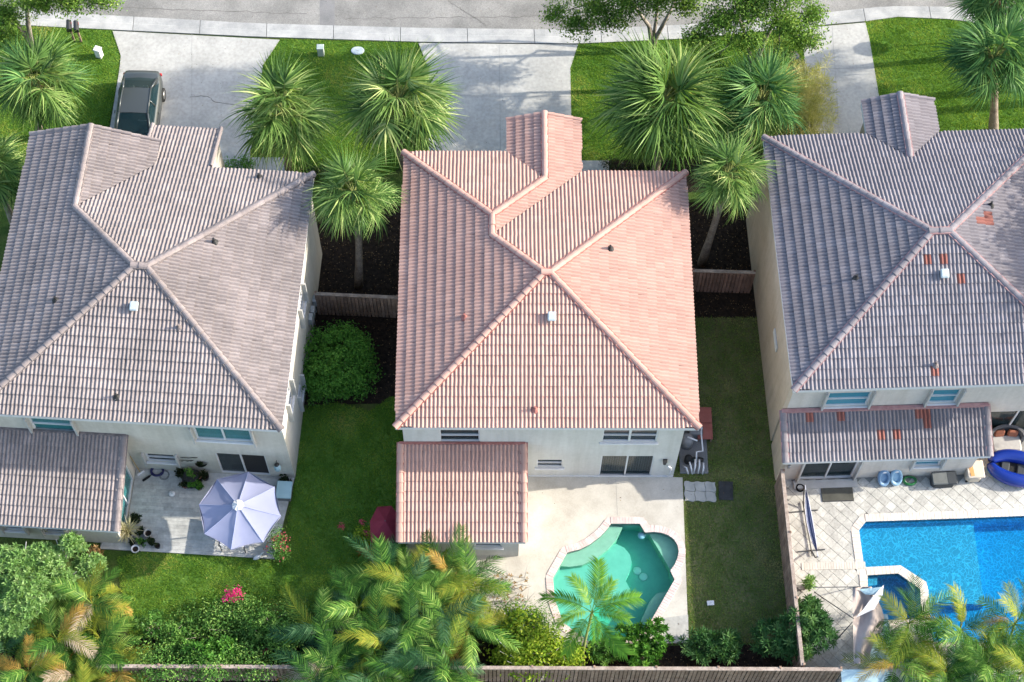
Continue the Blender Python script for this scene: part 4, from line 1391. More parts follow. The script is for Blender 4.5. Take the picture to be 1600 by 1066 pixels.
h.wall((7.0, 12.6), (4.45, 12.6), 0, 5.95, 'wall_peach')
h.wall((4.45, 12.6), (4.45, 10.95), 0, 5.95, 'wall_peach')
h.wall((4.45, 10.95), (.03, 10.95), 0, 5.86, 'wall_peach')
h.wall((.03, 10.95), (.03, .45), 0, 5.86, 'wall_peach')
MB().box((-.005, 3.3, 3.6), (.05, .9, .35)).build('wall_panel', 'wall_cream', h.t)
M = h.wall((.03, -1.3), (7.9, -1.3), 0, 2.5, 'wall_peach_skylit', [(.95, 3.1, .05, 2.1), (5.4, 6.45, 1.1, 1.9)])
h.window(M, .95, 3.1, .05, 2.1, kind='slider', name='sliding_door', sill=False, tracks=True)
h.window(M, 5.4, 6.45, 1.1, 1.9, 'glass_blue', kind='hung', tracks=True)
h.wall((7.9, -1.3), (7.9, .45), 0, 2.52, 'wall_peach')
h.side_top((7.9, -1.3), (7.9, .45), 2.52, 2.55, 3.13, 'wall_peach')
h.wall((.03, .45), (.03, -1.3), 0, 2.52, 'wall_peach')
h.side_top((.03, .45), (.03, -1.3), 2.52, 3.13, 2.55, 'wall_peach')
MB().box((2.05, -1.55, .06), (2.6, .35, .10)).build('door_step', 'trim_grey', h.t)
h.vent_box(1474, 428, (0, 0), (0, 1), ZE)
h.vent_pipe(1461, 571, (0, 0), (0, 1), ZE, 'mortar_grey')
h.vent_pipe(1337, 436, (0, 0), (1, 0), ZE)
h.vent_pipe(1547, 322, (WR, 0), (-1, 0), ZE)
MB().bbox((.35, -1.36, 1.6), (.12, .1, .2), .02).build('wall_lantern', 'galvanised', h.t)
RIGHT = h


# ================================================================ plants
def strip_blade(out, base, d, side, length, width, droop, segs=3, tone=.5, fold=0.0, tw=1.15):
    """one leaf blade: a tapering strip that bends downwards; appended to out = (V, F, T)"""
    V, F, T = out
    b0 = len(V)
    for i in range(segs + 1):
        s = i / segs
        c = base + d * (length * s) + Vector((0, 0, -1)) * (droop * length * s * s)
        wd = width * (1 - s ** tw) * (.55 + .45 * min(1, s * 4)) if i < segs else width * .06
        if i == 0:
            wd = width * .5
        n = side.cross(d)
        V.append(c - side * wd + n * (fold * wd))
        V.append(c + side * wd + n * (fold * wd))
    for i in range(segs):
        F.append((b0 + 2 * i, b0 + 2 * i + 1, b0 + 2 * i + 3, b0 + 2 * i + 2))
        T.append(tone)


def fan_frond_mesh(rng, name, m, size=1.0, petiole=.75):
    """palmetto leaf: petiole and a folded fan of drooping blades"""
    V, F, T = [], [], []
    out = (V, F, T)
    n = 30
    for i in range(n):
        k = (i / (n - 1) - .5) * 2
        th = k * 1.95 + rng.normal(0, .03)
        b = Vector((petiole + .30 * (1 - abs(k)) * size, .05 * k, -.10 * (1 - abs(k)) ** 2))
        d = Vector((math.cos(th), math.sin(th), .16 - .3 * (1 - abs(k)) + rng.normal(0, .05)))
        d.normalize()
        L = size * (.86 - .26 * abs(k) ** 1.5) * rng.uniform(.9, 1.05)
        side = d.cross(Vector((0, 0, 1))).normalized()
        roll = rng.normal(0, .7)
        side = (side + Vector((0, 0, roll))).normalized()
        strip_blade(out, b, d, side, L, .031 * size, rng.uniform(.30, .80), 4, float(np.clip(.45 + rng.normal(0, .23), 0, 1)), .5)
    me = np_mesh(name, V, F, T, m, True)
    return me


def petiole_mesh(L, r, m):
    b = MB()
    b.tube([(0, 0, 0), (L * .5, 0, .03), (L, 0, 0), (L + .3, 0, -.09)], [r, r * .8, r * .6, r * .2], 4)
    return b.mesh('petiole', m)


FAN = [fan_frond_mesh(np.random.default_rng(k), 'frond', 'fan_leaf', .98, .62) for k in range(4)]
FAND = [fan_frond_mesh(np.random.default_rng(10 + k), 'frond', 'fan_leaf_dark', 1.0, .62) for k in range(3)]
FDEAD = fan_frond_mesh(np.random.default_rng(30), 'frond', 'dead_frond', .8, .5)
PET = petiole_mesh(.64, .022, 'petiole_green')


def fan_palm(label, base, top, R=1.61, n=34, seed=0, fans=FAN, trunk_r=.16, dead=3, up=75, low=-52):
    """palmetto: leaning trunk, boots under the crown, fans all round"""
    rng = np.random.default_rng(seed)
    fans = [fans[int(k)] for k in rng.permutation(len(fans))] + [(FAND if rng.random() < .3 else FAN)[int(rng.integers(3))]]
    dead = int(rng.integers(2, 7))
    low = low + rng.uniform(-12, 10)
    up = up + rng.uniform(-8, 8)
    tilt = Matrix.Rotation(rng.normal(0, .16), 4, 'X') @ Matrix.Rotation(rng.normal(0, .16), 4, 'Y')
    base, top = Vector(base), Vector(top)
    t = thing('sabal_palm', label, 'palm tree', base, 0, 'fan palms around the houses')
    d = top - base
    m = MB()
    pts, rs = [], []
    K = 9
    bend = Vector((rng.normal(0, .12), rng.normal(0, .12), 0))
    for i in range(K + 1):
        s = i / K
        pts.append(d * s + bend * math.sin(s * math.pi))
        rs.append(trunk_r * (1.25 - .35 * min(1, s * 3)) * (1 + .04 * (i % 2)))
    pts[0] = pts[0] - Vector((0, 0, .05))
    m.tube(pts, rs, 10)
    m.build('trunk', 'palm_bark', t, True)
    b = MB()
    for k in range(16):
        a = k * 2.4
        z = d.length - .95 + k * .055
        p = d.normalized() * z
        o = Vector((math.cos(a), math.sin(a), 0))
        b.tube([p + o * trunk_r * .7, p + o * (trunk_r + .10) + Vector((0, 0, .22))], [.05, .02], 4)
    b.build('leaf_bases', 'palm_boots', t)
    sc = R / 1.7
    for k in range(n):
        s = (k + .5) / n
        el = rad(up + (low - up) * s ** .85 + rng.normal(0, 7))
        az = k * 2.39996 + rng.normal(0, .25)
        me = fans[k % len(fans)]
        if k >= n - dead:
            me, el = FDEAD, rad(-68)
        M = Matrix.Translation(d + Vector((0, 0, rng.uniform(-.1, .1)))) @ tilt @ Matrix.Rotation(az, 4, 'Z') @ Matrix.Rotation(-el, 4, 'Y') @ Matrix.Rotation(rng.normal(0, .38), 4, 'X') @ Matrix.Scale(sc * rng.uniform(.74, 1.12), 4)
        f = inst('frond', me, t, M)
        inst('petiole', PET, f)
    return t


def feather_frond_mesh(rng, name, m, L=1.8, pairs=30, leaf=.42, arch=.55, lift=.55, w=.019, vee=.35, droop=.35):
    """feather palm leaf: arching midrib with leaflets in two rows"""
    V, F, T = [], [], []
    out = (V, F, T)
    ribs = []
    def rib(s):
        return Vector((L * (s - .10 * s * s), 0, lift * L * s - arch * L * s * s * 1.25))
    for i in range(pairs):
        s = .22 + .78 * i / (pairs - 1)
        p = rib(s)
        tdir = (rib(min(1, s + .02)) - rib(s - .02)).normalized()
        nrm = Vector((0, 1, 0)).cross(tdir) * -1
        if nrm.z < 0:
            nrm = -nrm
        q = (s - .22) / .78
        ll = leaf * (.55 + 1.6 * q * (1 - q) + .1 * (1 - q)) * rng.uniform(.9, 1.1)
        for sg in (-1, 1):
            fwd = .55 + .5 * q
            d = (Vector((0, sg, 0)) + tdir * fwd + nrm * (vee + rng.normal(0, .08))).normalized()
            side = d.cross(nrm).normalized()
            strip_blade(out, p, d, side, ll, w * rng.uniform(.9, 1.1), rng.uniform(.5, 1.3) * droop, 3, float(np.clip(.45 + rng.normal(0, .2), 0, 1)), .3, 1.4)
    b0 = len(V)
    for i in range(7):
        p = rib(i / 6)
        r = .016 * (1.25 - i / 6)
        for a in (0, 2.1, 4.2):
            V.append(p + Vector((0, math.cos(a) * r, math.sin(a) * r)))
    for i in range(6):
        for k in range(3):
            F.append((b0 + i * 3 + k, b0 + i * 3 + (k + 1) % 3, b0 + (i + 1) * 3 + (k + 1) % 3, b0 + (i + 1) * 3 + k))
            T.append(.9)
    return np_mesh(name, V, F, T, m, True)


FEA = [feather_frond_mesh(np.random.default_rng(50 + k), 'frond', 'feather_leaf', 1.8, 21, .50, .5 + .14 * k, .5, .026, .25 + .12 * k, .55) for k in range(4)]
for k in ('feather_blue', 'feather_yellow', 'feather_orange', 'feather_dry'):
    MATS[k].use_fake_user = True


def set_mat(o, name):
    o.material_slots[0].link = 'OBJECT'
    o.material_slots[0].material = MATS[name]


def feather_clump(label, base, heads, seed, mats, name='areca_palm', group='feather palm clumps along the back fence', cat='palm', per=11, scale=1.0, meshes=None, hi=72, lo=-8):
    """clump of feather palms: heads = [(dx, dy, z)], each a cane with its own arching fronds"""
    rng = np.random.default_rng(seed)
    t = thing(name, label, cat, base, 0, group)
    for (dx, dy, z) in heads:
        top = Vector((dx, dy, z))
        MB().tube([(dx * .45, dy * .45, -.03), (dx * .8, dy * .8, z * .5), top], [.055, .045, .035], 6).build('cane', 'petiole_green', t)
        a0 = rng.uniform(0, 6)
        for k in range(per):
            s = (k + .5) / per
            el = rad(hi + (lo - hi) * s + rng.normal(0, 8)) - rad(18)
            az = a0 + k * 2.39996 + rng.normal(0, .3)
            ms = (meshes or FEA)
            M = Matrix.Translation(top) @ Matrix.Rotation(az, 4, 'Z') @ Matrix.Rotation(-el, 4, 'Y') @ Matrix.Rotation(rng.normal(0, .35), 4, 'X') @ Matrix.Scale(scale * rng.uniform(.75, 1.12), 4)
            o = inst('frond', ms[k % len(ms)], t, M)
            mname = mats[int(rng.choice(len(mats), p=[q[1] for q in mats]))][0]
            if mname != 'feather_leaf':
                set_mat(o, mname)
    return t


def leaf_quads(P, N, D, L, Wd, T, fold=.25):
    """diamond leaves at points P with normals N and directions D -> V, F, T arrays"""
    n = len(P)
    Sd = np.cross(D, N)
    Sd /= np.linalg.norm(Sd, axis=1, keepdims=True) + 1e-9
    L = np.broadcast_to(L, n)[:, None]
    Wd = np.broadcast_to(Wd, n)[:, None]
    a = P
    b = P + D * L * .5 + Sd * Wd * .5 + N * Wd * fold
    c = P + D * L - N * L * .12
    d = P + D * L * .5 - Sd * Wd * .5 + N * Wd * fold
    m = P + D * L * .5
    V = np.stack([a, b, c, d, m], 1).reshape(-1, 3)
    i = np.arange(n)[:, None] * 5
    F = np.concatenate([i + np.array([[0, 1, 2, 4]]), i + np.array([[0, 4, 2, 3]])], 0)
    return V, F, np.concatenate([T, T])


def unit(A):
    return A / (np.linalg.norm(A, axis=1, keepdims=True) + 1e-9)


def leaf_cloud(rng, blobs, nclump, per, L, Wd, spread=.16, shell=.55, up=.6, tone_spread=.18, flat=.0, zmin=.05):
    """foliage: clumps of leaves spread through and over blob volumes [(x, y, z, rx, ry, rz)]"""
    B = np.array(blobs, float)
    wts = (B[:, 3] * B[:, 4] * B[:, 5]) ** (2 / 3)
    bi = rng.choice(len(B), nclump, p=wts / wts.sum())
    dirs = unit(rng.normal(size=(nclump, 3)))
    r = rng.uniform(shell, 1.06, nclump)[:, None]
    cc = B[bi, :3] + dirs * B[bi, 3:] * r
    keep = cc[:, 2] > zmin
    cc, dirs = cc[keep], dirs[keep]
    nc = len(cc)
    ct = rng.normal(0, tone_spread, nc)
    P = np.repeat(cc, per, 0) + rng.normal(0, 1, (nc * per, 3)) * np.array([spread, spread, spread * (1 - flat)])
    rd = np.repeat(dirs, per, 0)
    N = unit(rd * .5 + np.array([0, 0, up]) + rng.normal(0, .55, (nc * per, 3)))
    D = unit(np.cross(N, rng.normal(size=(nc * per, 3))))
    T = np.clip(.45 + np.repeat(ct, per) + rng.normal(0, .12, nc * per), 0, 1)
    P[:, 2] = np.maximum(P[:, 2], zmin)
    return leaf_quads(P, N, D, L * rng.uniform(.7, 1.2, len(P)), Wd * rng.uniform(.8, 1.15, len(P)), T)


def rosettes(rng, cc, per, L, Wd, T0=.5, droop=.3, up=None, tone_spread=.15):
    """whorls of long leaves round twig tips cc"""
    nc = len(cc)
    ax = unit(rng.normal(0, .45, (nc, 3)) + np.array([0, 0, 1])) if up is None else up
    A = np.repeat(ax, per, 0)
    ph = np.tile(np.arange(per) * 2.39996, nc) + rng.normal(0, .2, nc * per)
    e1 = unit(np.cross(A, np.array([[.3, 1, .2]])))
    e2 = np.cross(A, e1)
    el = np.tile(np.linspace(1.25, .05, per), nc) + rng.normal(0, .15, nc * per)
    D = unit((e1 * np.cos(ph)[:, None] + e2 * np.sin(ph)[:, None]) * np.cos(el)[:, None] + A * np.sin(el)[:, None])
    N = unit(A - D * (A * D).sum(1, keepdims=True) + rng.normal(0, .12, D.shape))
    P = np.repeat(cc, per, 0)
    ct = rng.normal(0, tone_spread, nc)
    T = np.clip(T0 + np.repeat(ct, per) + rng.normal(0, .1, nc * per), 0, 1)
    return leaf_quads(P, N, D, L * rng.uniform(.75, 1.15, len(P)), Wd * rng.uniform(.85, 1.1, len(P)), T)


def join(parts):
    V, F, T = [], [], []
    o = 0
    for v, f, t in parts:
        V.append(v)
        F.append(f + o)
        T.append(t)
        o += len(v)
    return np.concatenate(V), np.concatenate(F), np.concatenate(T)


def plant(name, label, cat, base, geo, m, stems=None, stem_m='twig', part='foliage', group=None):
    t = thing(name, label, cat, base, 0, group)
    V, F, T = geo
    inst(part, np_mesh(part, V, F, T, m), t)
    if stems is not None:
        stems.build('stem', stem_m, t)
    return t


def limb_tree(label, base, limbs, blobs, seed, nclump, per, L, Wd, m, bark='trunk_bark', spread=.22, shell=.35, name='oak_tree', group='broad-leaved street trees'):
    """tree: forked trunk, limbs into every blob, loose clumps of leaves"""
    rng = np.random.default_rng(seed)
    t = thing(name, label, 'tree', base, 0, group)
    b = MB()
    for pts, rs in limbs:
        b.tube(pts, rs, 8)
    b.build('trunk', bark, t, True)
    fork = Vector(limbs[0][0][-1])
    k = MB()
    for (x, y, z, rx, ry, rz) in blobs:
        c = Vector((x, y, z))
        start = min((Vector(p[-1]) for p, r in limbs), key=lambda q: (q - c).length)
        mid = (start + c) / 2 + Vector(rng.normal(0, .15, 3))
        k.tube([start, mid, c], [.05, .035, .02], 5)
        for j in range(5):
            e = c + Vector(unit(rng.normal(size=(1, 3)))[0] * np.array([rx, ry, rz]) * .85)
            k.tube([c, (c + e) / 2 + Vector(rng.normal(0, .1, 3)), e], [.02, .014, .006], 4)
    k.build('branches', bark, t)
    V, F, T = leaf_cloud(rng, blobs, nclump, per, L, Wd, spread, shell)
    inst('crown', np_mesh('crown', V, F, T, m), t)
    return t


# ---------------------------------------------------------------- fan palms
def P3(x, y, z):
    return tuple(at(x, y, z))


def G(x, y):
    p = at(x, y, 0)
    return (p.x, p.y, 0)


def palm_at(label, cx, cy, z, base=None, **kw):
    top = at(cx, cy, z)
    if base is None:
        base = (top.x + random.uniform(-.25, .25), top.y + random.uniform(-.2, .2), 0)
    else:
        base = G(*base)
    return fan_palm(label, base, top, **kw)


palm_at('fan palm on the lawn left of the silver car', 58, 132, 4.2, (60, 215), R=2.39, n=52, seed=1)
palm_at('fan palm at the left edge of the photo beside the left house', -14, 262, 4.6, None, R=2.18, n=48, seed=2)
palm_at('fan palm growing closest to the left driveway, beside its right edge', 444, 176, 4.4, (452, 268), R=2.61, n=56, seed=3)
palm_at('fan palm on the middle lawn touching the centre driveway', 624, 160, 4.8, (632, 262), R=2.81, seed=4, n=60)
palm_at('tall fan palm in the narrow gap between left and centre house', 553, 303, 6.6, (560, 447), R=2.18, n=52, seed=5)
palm_at('biggest fan palm, in front of the centre house beside the leafy street tree', 1034, 162, 5.3, (1024, 272), R=3.12, seed=6, n=68)
palm_at('fan palm beside the straw-coloured feathery bush', 1190, 158, 4.8, None, R=2.34, n=52, seed=7, fans=FAND)
palm_at('tall leaning fan palm between centre and right house', 1136, 276, 6.6, (1096, 412), R=1.94, n=50, seed=8)
palm_at('dark fan palm with a bare leaning trunk on the corner lawn', 1552, 92, 5.3, (1552, 208), R=2.51, n=52, seed=9, fans=FAND, trunk_r=.2)
palm_at('fan palm by the kerb at the upper right corner', 1560, -4, 4.6, None, R=2.30, n=48, seed=10, fans=FAND)
fan_palm('tall fan palm beyond the right edge that throws a long shadow', (29.0, 20.9, 0), (29.2, 21, 7), R=1.71, seed=12, fans=FAND, trunk_r=.22)
fan_palm('shorter fan palm beyond the right edge near the corner lawn', (27.0, 19.9, 0), (27.1, 20, 5.5), R=1.61, seed=13, fans=FAND, trunk_r=.22)

# ---------------------------------------------------------------- street trees


def crown_blobs(base, pts):
    """crown masses from photo pixels and heights: (px, py, z, rx, ry, rz)"""
    out = []
    for x, y, z, rx, ry, rz in pts:
        p = at(x, y, z)
        out.append((p.x - base[0], p.y - base[1], z, rx, ry, rz))
    return out


b = G(1018, 78)
limb_tree('leafy street tree with a forked grey trunk beside the centre driveway', b,
          [([(0, 0, -.05), (-.03, 0, .7), (-.25, .1, 1.7), (-.9, .2, 2.8), (-1.6, .3, 3.8)], [.17, .13, .10, .07, .05]), ([(0, 0, -.05), (.1, 0, .8), (.45, .2, 1.9), (.9, .6, 3.1)], [.15, .12, .09, .05]), ([(0, 0, .6), (.1, .5, 1.6), (.1, 1.2, 3.4), (0, 1.4, 5.0)], [.1, .08, .06, .04])],
          crown_blobs(b, [(868, 22, 3.6, .65, .6, .45), (902, 38, 3.4, .8, .65, .5), (930, 12, 4.0, .9, .8, .6), (962, 30, 3.9, .8, .55, .45), (985, 2, 4.4, 1.0, .8, .6), (1030, -4, 4.4, .9, .8, .6), (1075, 4, 4.2, .9, .7, .5),
                          (900, -30, 5.4, 1.3, 1.1, .8), (1000, -50, 6.2, 1.5, 1.3, .9), (1090, -40, 5.6, 1.2, 1.1, .8), (950, -80, 7.2, 1.6, 1.3, .9), (1060, -90, 7.4, 1.4, 1.2, .9)]) +
          [(-2.0, -2.6, 9.8, 1.5, 1.0, .9), (.3, -1.6, 10.6, 1.7, 1.2, .9), (2.4, -2.4, 10.2, 1.5, 1.1, .9), (-.4, -.2, 9.6, 1.6, 1.1, .9), (1.6, .3, 11.2, 1.6, 1.2, .9)],  # unseen upper crown masses, added to cast shade on the left driveway
          21, 3100, 16, .13, .065, 'oak_leaf', shell=.15, spread=.17)
b = G(1172, 132)
limb_tree('leafy street tree hanging over the right driveway', b,
          [([(0, 0, -.05), (.05, .1, 1.5), (.3, .3, 3.2), (.7, .5, 4.8)], [.16, .13, .1, .06]), ([(0, 0, -.05), (-.1, .1, 1.4), (-.6, .3, 3.2), (-1.1, .5, 4.6)], [.14, .11, .08, .05])],
          crown_blobs(b, [(1090, 62, 5.2, .8, .65, .5), (1112, 98, 4.6, .6, .55, .45), (1130, 30, 5.8, .95, .8, .6), (1180, 12, 6.2, 1.1, .9, .6), (1170, 62, 5.6, .95, .6, .5), (1230, 38, 5.8, 1.0, .75, .55), (1262, 62, 5.2, .7, .55, .45), (1218, 84, 4.9, .7, .5, .4), (1270, 22, 5.6, .6, .6, .45),
                          (1150, -30, 7.0, 1.4, 1.2, .8), (1230, -25, 7.0, 1.3, 1.1, .8), (1120, -60, 7.6, 1.2, 1.2, .8)]),
          22, 1900, 16, .13, .065, 'oak_leaf', shell=.15, spread=.17)
b = G(52, 74)
limb_tree('leafy street tree with a twin trunk behind the pair of mailboxes', b,
          [([(0, 0, -.05), (-.1, 0, .8), (-.5, .2, 2.0), (-1.0, .3, 3.0)], [.17, .14, .10, .06]), ([(0, 0, -.05), (.05, 0, .9), (.2, .3, 2.2), (.6, .6, 3.2)], [.15, .13, .09, .05])],
          crown_blobs(b, [(8, 25, 3.2, .9, .7, .6), (5, 60, 1.6, .9, .8, .7), (60, 2, 3.6, .9, .6, .5), (110, 0, 3.8, .9, .6, .45), (158, -2, 3.8, .8, .5, .4), (30, -25, 4.8, 1.3, 1.0, .8), (110, -40, 5.2, 1.3, 1.0, .8), (20, -60, 6.2, 1.5, 1.2, .9)]),
          23, 1500, 17, .13, .065, 'oak_leaf', shell=.15, spread=.17)
# the tree beyond the frame whose shade lies on the right house
limb_tree('tall broad tree beyond the right edge shading the right roof', (31.5, 7.6, 0),
          [([(0, 0, -.05), (.1, 0, 3), (0, .3, 7)], [.35, .28, .2]), ([(.1, 0, 3), (-.8, .8, 6), (-1.4, 1.6, 9)], [.2, .15, .1])],
          [(0, 0, 9.5, 2.6, 2.4, 2.2), (-1, 2.2, 10.5, 2.2, 2, 1.8), (1, -2.0, 9, 2.2, 2, 1.6), (-.6, 4.6, 10, 2.2, 2.0, 1.8), (.5, 1, 12, 2, 2, 1.4)],
          24, 900, 14, .30, .16, 'oak_leaf', shell=.3, spread=.35)

# ---------------------------------------------------------------- round bush and front shrubs
rng = np.random.default_rng(31)
b = G(532, 590)
plant('round_bush', 'dense dark green rounded bush against the left house wall', 'bush', b,
      join([leaf_cloud(rng, [(-.15, .25, 1.25, 1.5, 1.5, 1.05), (.45, -.2, 1.0, 1.1, 1.1, .85), (-.6, -.5, .9, .95, .9, .75), (.2, .9, 1.0, .95, .8, .8)], 900, 16, .115, .06, .12, .72, .8, .14)]), 'bush_leaf',
      MB().tube([(0, 0, 0), (.1, 0, .6), (.3, .1, 1.2)], .06).tube([(0, 0, 0), (-.3, .1, 1.0)], .05))
b = G(372, 264)
plant('low_shrub', 'low clipped shrub by the left house entry', 'shrub', b, leaf_cloud(rng, [(-.35, 0, .3, .4, .35, .3), (.3, .05, .3, .45, .35, .3)], 70, 12, .10, .055, .09, .5), 'bush_leaf')
b = G(1240, 190)
geo = []
for k in range(620):
    c = np.array([rng.normal(0, .62), rng.normal(0, .95), rng.uniform(.2, 2.6)])
    geo.append(c)
cc = np.array(geo)
plant('feathery_bush', 'straw-coloured feathery bush leaning over the right roof corner', 'bush', b,
      rosettes(rng, cc, 20, .42, .02, .5, tone_spread=.2), 'straw_leaf', MB().tube([(0, 0, 0), (.1, .2, 1.6)], .04).tube([(0, 0, 0), (-.2, -.5, 1.5)], .04))
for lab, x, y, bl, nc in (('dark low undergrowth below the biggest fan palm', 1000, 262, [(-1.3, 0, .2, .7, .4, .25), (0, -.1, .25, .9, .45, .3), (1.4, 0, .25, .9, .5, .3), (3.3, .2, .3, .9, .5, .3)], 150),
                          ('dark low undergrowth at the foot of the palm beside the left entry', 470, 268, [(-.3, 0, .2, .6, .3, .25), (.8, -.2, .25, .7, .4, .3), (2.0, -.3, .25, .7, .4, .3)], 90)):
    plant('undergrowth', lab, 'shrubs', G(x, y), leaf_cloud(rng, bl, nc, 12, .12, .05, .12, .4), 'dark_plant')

# ---------------------------------------------------------------- back garden planting, left to right
b = G(70, 935)
blobs = [(-.9, .6, 1.9, 1.0, .9, .6), (.2, .9, 1.8, .9, .7, .5), (1.3, 1.5, 1.9, .55, .45, .5), (-.3, -.5, 2.0, 1.1, .9, .6), (-1.6, -.4, 1.7, .9, .9, .6), (1.9, .9, 1.2, .6, .5, .4), (-.8, -1.4, 1.6, .9, .7, .5), (.9, .1, 1.5, .7, .6, .45)]
cc = []
for x, y, z, rx, ry, rz in blobs:
    n = int(170 * rx * ry / .5)
    d = unit(rng.normal(size=(n, 3)))
    d[:, 2] = np.abs(d[:, 2]) * 1.2 - .2
    cc.append(np.array([x, y, z]) + d * np.array([rx, ry, rz]) * rng.uniform(.6, 1.05, (n, 1)))
cc = np.concatenate(cc)
st = MB()
for x, y, z, rx, ry, rz in blobs:
    st.tube([(x * .2, y * .2, 0), (x * .6, y * .6, z * .55), (x, y, z)], [.07, .05, .03], 6)
    for j in range(6):
        e = (x + rng.normal(0, rx * .5), y + rng.normal(0, ry * .5), z + rng.uniform(.1, rz))
        st.tube([(x * .7, y * .7, z * .65), e], [.03, .015], 5)
plant('rosette_tree', 'pale green small tree with whorled leaves hiding the corner of the left house', 'tree', b, rosettes(rng, cc, 13, .21, .062, .5), 'rosette_leaf', st, 'pale_twig')

YL = [('feather_leaf', .58), ('feather_yellow', .31), ('feather_orange', .08), ('feather_dry', .03)]
GR = [('feather_leaf', .60), ('feather_blue', .28), ('feather_yellow', .09), ('feather_orange', .01), ('feather_dry', .02)]
RGT = [('feather_leaf', .74), ('feather_blue', .08), ('feather_yellow', .16), ('feather_orange', .01), ('feather_dry', .01)]


def heads(spots, ref):
    r = G(*ref)
    out = []
    for x, y, z in spots:
        p = at(x, y, z)
        out.append((p.x - r[0], p.y - r[1], z))
    return r, out


r, hs = heads([(145, 945, 1.4), (90, 1000, 1.5), (160, 1010, 1.3), (45, 1050, 1.5), (115, 1055, 1.4), (185, 1050, 1.1), (130, 1085, 1.3)], (115, 1030))
feather_clump('yellowing feather palm clump in the lower left corner', r, hs, 41, YL, per=17, scale=.92)
r, hs = heads([(8, 1020, 1.2), (-20, 1060, 1.4)], (-5, 1040))
feather_clump('dark bluish feather palm at the very left bottom edge', r, hs, 42, [('feather_blue', .8), ('feather_leaf', .2)], per=9, scale=.8)
r, hs = heads([(560, 950, 1.9), (505, 985, 1.6), (525, 1040, 1.7), (600, 1010, 1.9), (585, 1062, 1.5), (500, 1066, 1.6), (640, 1068, 1.7), (690, 1072, 1.6)], (555, 1040))
feather_clump('dark green feather palm clump left of the rear room', r, hs, 43, GR, per=17, scale=1.05)
r, hs = heads([(640, 915, 2.0), (640, 985, 2.1), (690, 1035, 1.8), (690, 960, 2.0), (600, 900, 1.8)], (655, 1035))
feather_clump('green feather palm clump right behind the rear room', r, hs, 44, GR, per=17, scale=1.05)
r, hs = heads([(735, 920, 2.0), (730, 985, 1.8), (700, 900, 1.9)], (735, 1020))
feather_clump('feather palm clump with an orange dying frond beside the pool deck', r, hs, 45, [('feather_leaf', .6), ('feather_yellow', .22), ('feather_orange', .07), ('feather_dry', .03), ('feather_blue', .08)], per=17, scale=1.0)
r, hs = heads([(1420, 975, 1.9), (1400, 1040, 1.6)], (1415, 1030))
feather_clump('feather palm clump with dry tips beside the beige shade cloth', r, hs, 46, [('feather_leaf', .5), ('feather_yellow', .2), ('feather_orange', .12), ('feather_dry', .06), ('feather_blue', .12)], per=16, scale=1.0)
r, hs = heads([(1500, 985, 1.9), (1480, 1050, 1.8), (1540, 1040, 2.0)], (1505, 1040))
feather_clump('full green feather palm clump at the near edge of the blue pool', r, hs, 47, RGT, per=17, scale=1.0)
r, hs = heads([(1585, 975, 1.9), (1600, 1050, 1.9)], (1590, 1035))
feather_clump('green feather palm clump at the lower right corner', r, hs, 48, RGT, per=17, scale=1.0)

BR = [feather_frond_mesh(np.random.default_rng(70 + k), 'frond', 'bright_palm', 2.1, 32, .58, .46, .42, .027, .35 + .1 * k, .6) for k in range(3)]
r = G(906, 1052)
p = at(925, 957, 2.6)
t = thing('young_palm', 'single bright green young palm arching over the green pool', 'palm', r, 0)
d = p - Vector(r)
MB().tube([(0, 0, -.03), d * .5 + Vector((-.05, 0, 0)), d], [.07, .055, .05], 8).build('trunk', 'petiole_green', t, True)
for k, (az, el, s) in enumerate(((80, 34, 1.05), (20, 25, 1.0), (160, 30, 1.0), (235, 22, .95), (305, 18, 1.05), (345, 44, .75), (120, 55, .8), (200, 48, .8), (275, 50, .7), (50, 60, .75))):
    inst('frond', BR[k % 3], t, Matrix.Translation(d) @ Matrix.Rotation(rad(az), 4, 'Z') @ Matrix.Rotation(rad(-el + 20), 4, 'Y') @ Matrix.Rotation(rng.normal(0, .25), 4, 'X') @ Matrix.Scale(s, 4))

# sprawling vines and shrubs in the left bed
b = G(360, 1000)
blobs = [(-2.0, .2, .5, 1.1, .8, .45), (-.6, .5, .7, 1.2, .9, .55), (.9, .3, .7, 1.2, .9, .55), (2.2, .3, .6, 1.0, .9, .5), (0, -.6, .5, 1.6, .6, .4), (1.7, -.5, .5, 1.2, .6, .4), (-1.9, -.7, .4, 1.0, .5, .35), (.3, 1.3, .55, .9, .5, .4)]
st = MB()
for k in range(16):
    a = rng.uniform(0, 6.28)
    x, y = rng.uniform(-2.4, 2.4), rng.uniform(-.8, .8)
    st.tube([(x, y, 0), (x + math.cos(a) * .5, y + math.sin(a) * .4, .8), (x + math.cos(a) * 1.2, y + math.sin(a) * .8, 1.15)], [.014, .011, .006], 5)
t = plant('flowering_vine', 'sprawling dark vine with a spray of pink blossom on the left lawn edge', 'vine', b,
          leaf_cloud(rng, blobs + [(-2.6, -1.0, 1.0, .9, .6, .6), (.2, -1.1, 1.1, 1.3, .6, .6), (1.9, -1.0, 1.0, 1.2, .6, .6), (2.6, .2, .8, .8, .9, .5), (-1.2, -1.3, 1.2, .9, .5, .5), (-2.4, -1.75, 1.6, .9, .35, .4), (-.5, -1.7, 1.7, .9, .35, .4), (1.3, -1.7, 1.6, .8, .35, .4)], 1550, 12, .11, .06, .2, .3, .8, .26), 'vine_leaf', st, 'twig')
q = at(368, 928, 1.0)
fl = leaf_cloud(rng, [(q.x - b[0], q.y - b[1], 1.05, .38, .25, .14), (q.x - b[0] - .35, q.y - b[1] - .15, .95, .2, .15, .1)], 42, 9, .07, .055, .07, .3)
inst('blossom', np_mesh('blossom', *fl, 'pink_flower'), t)
q = at(415, 1020, .8)
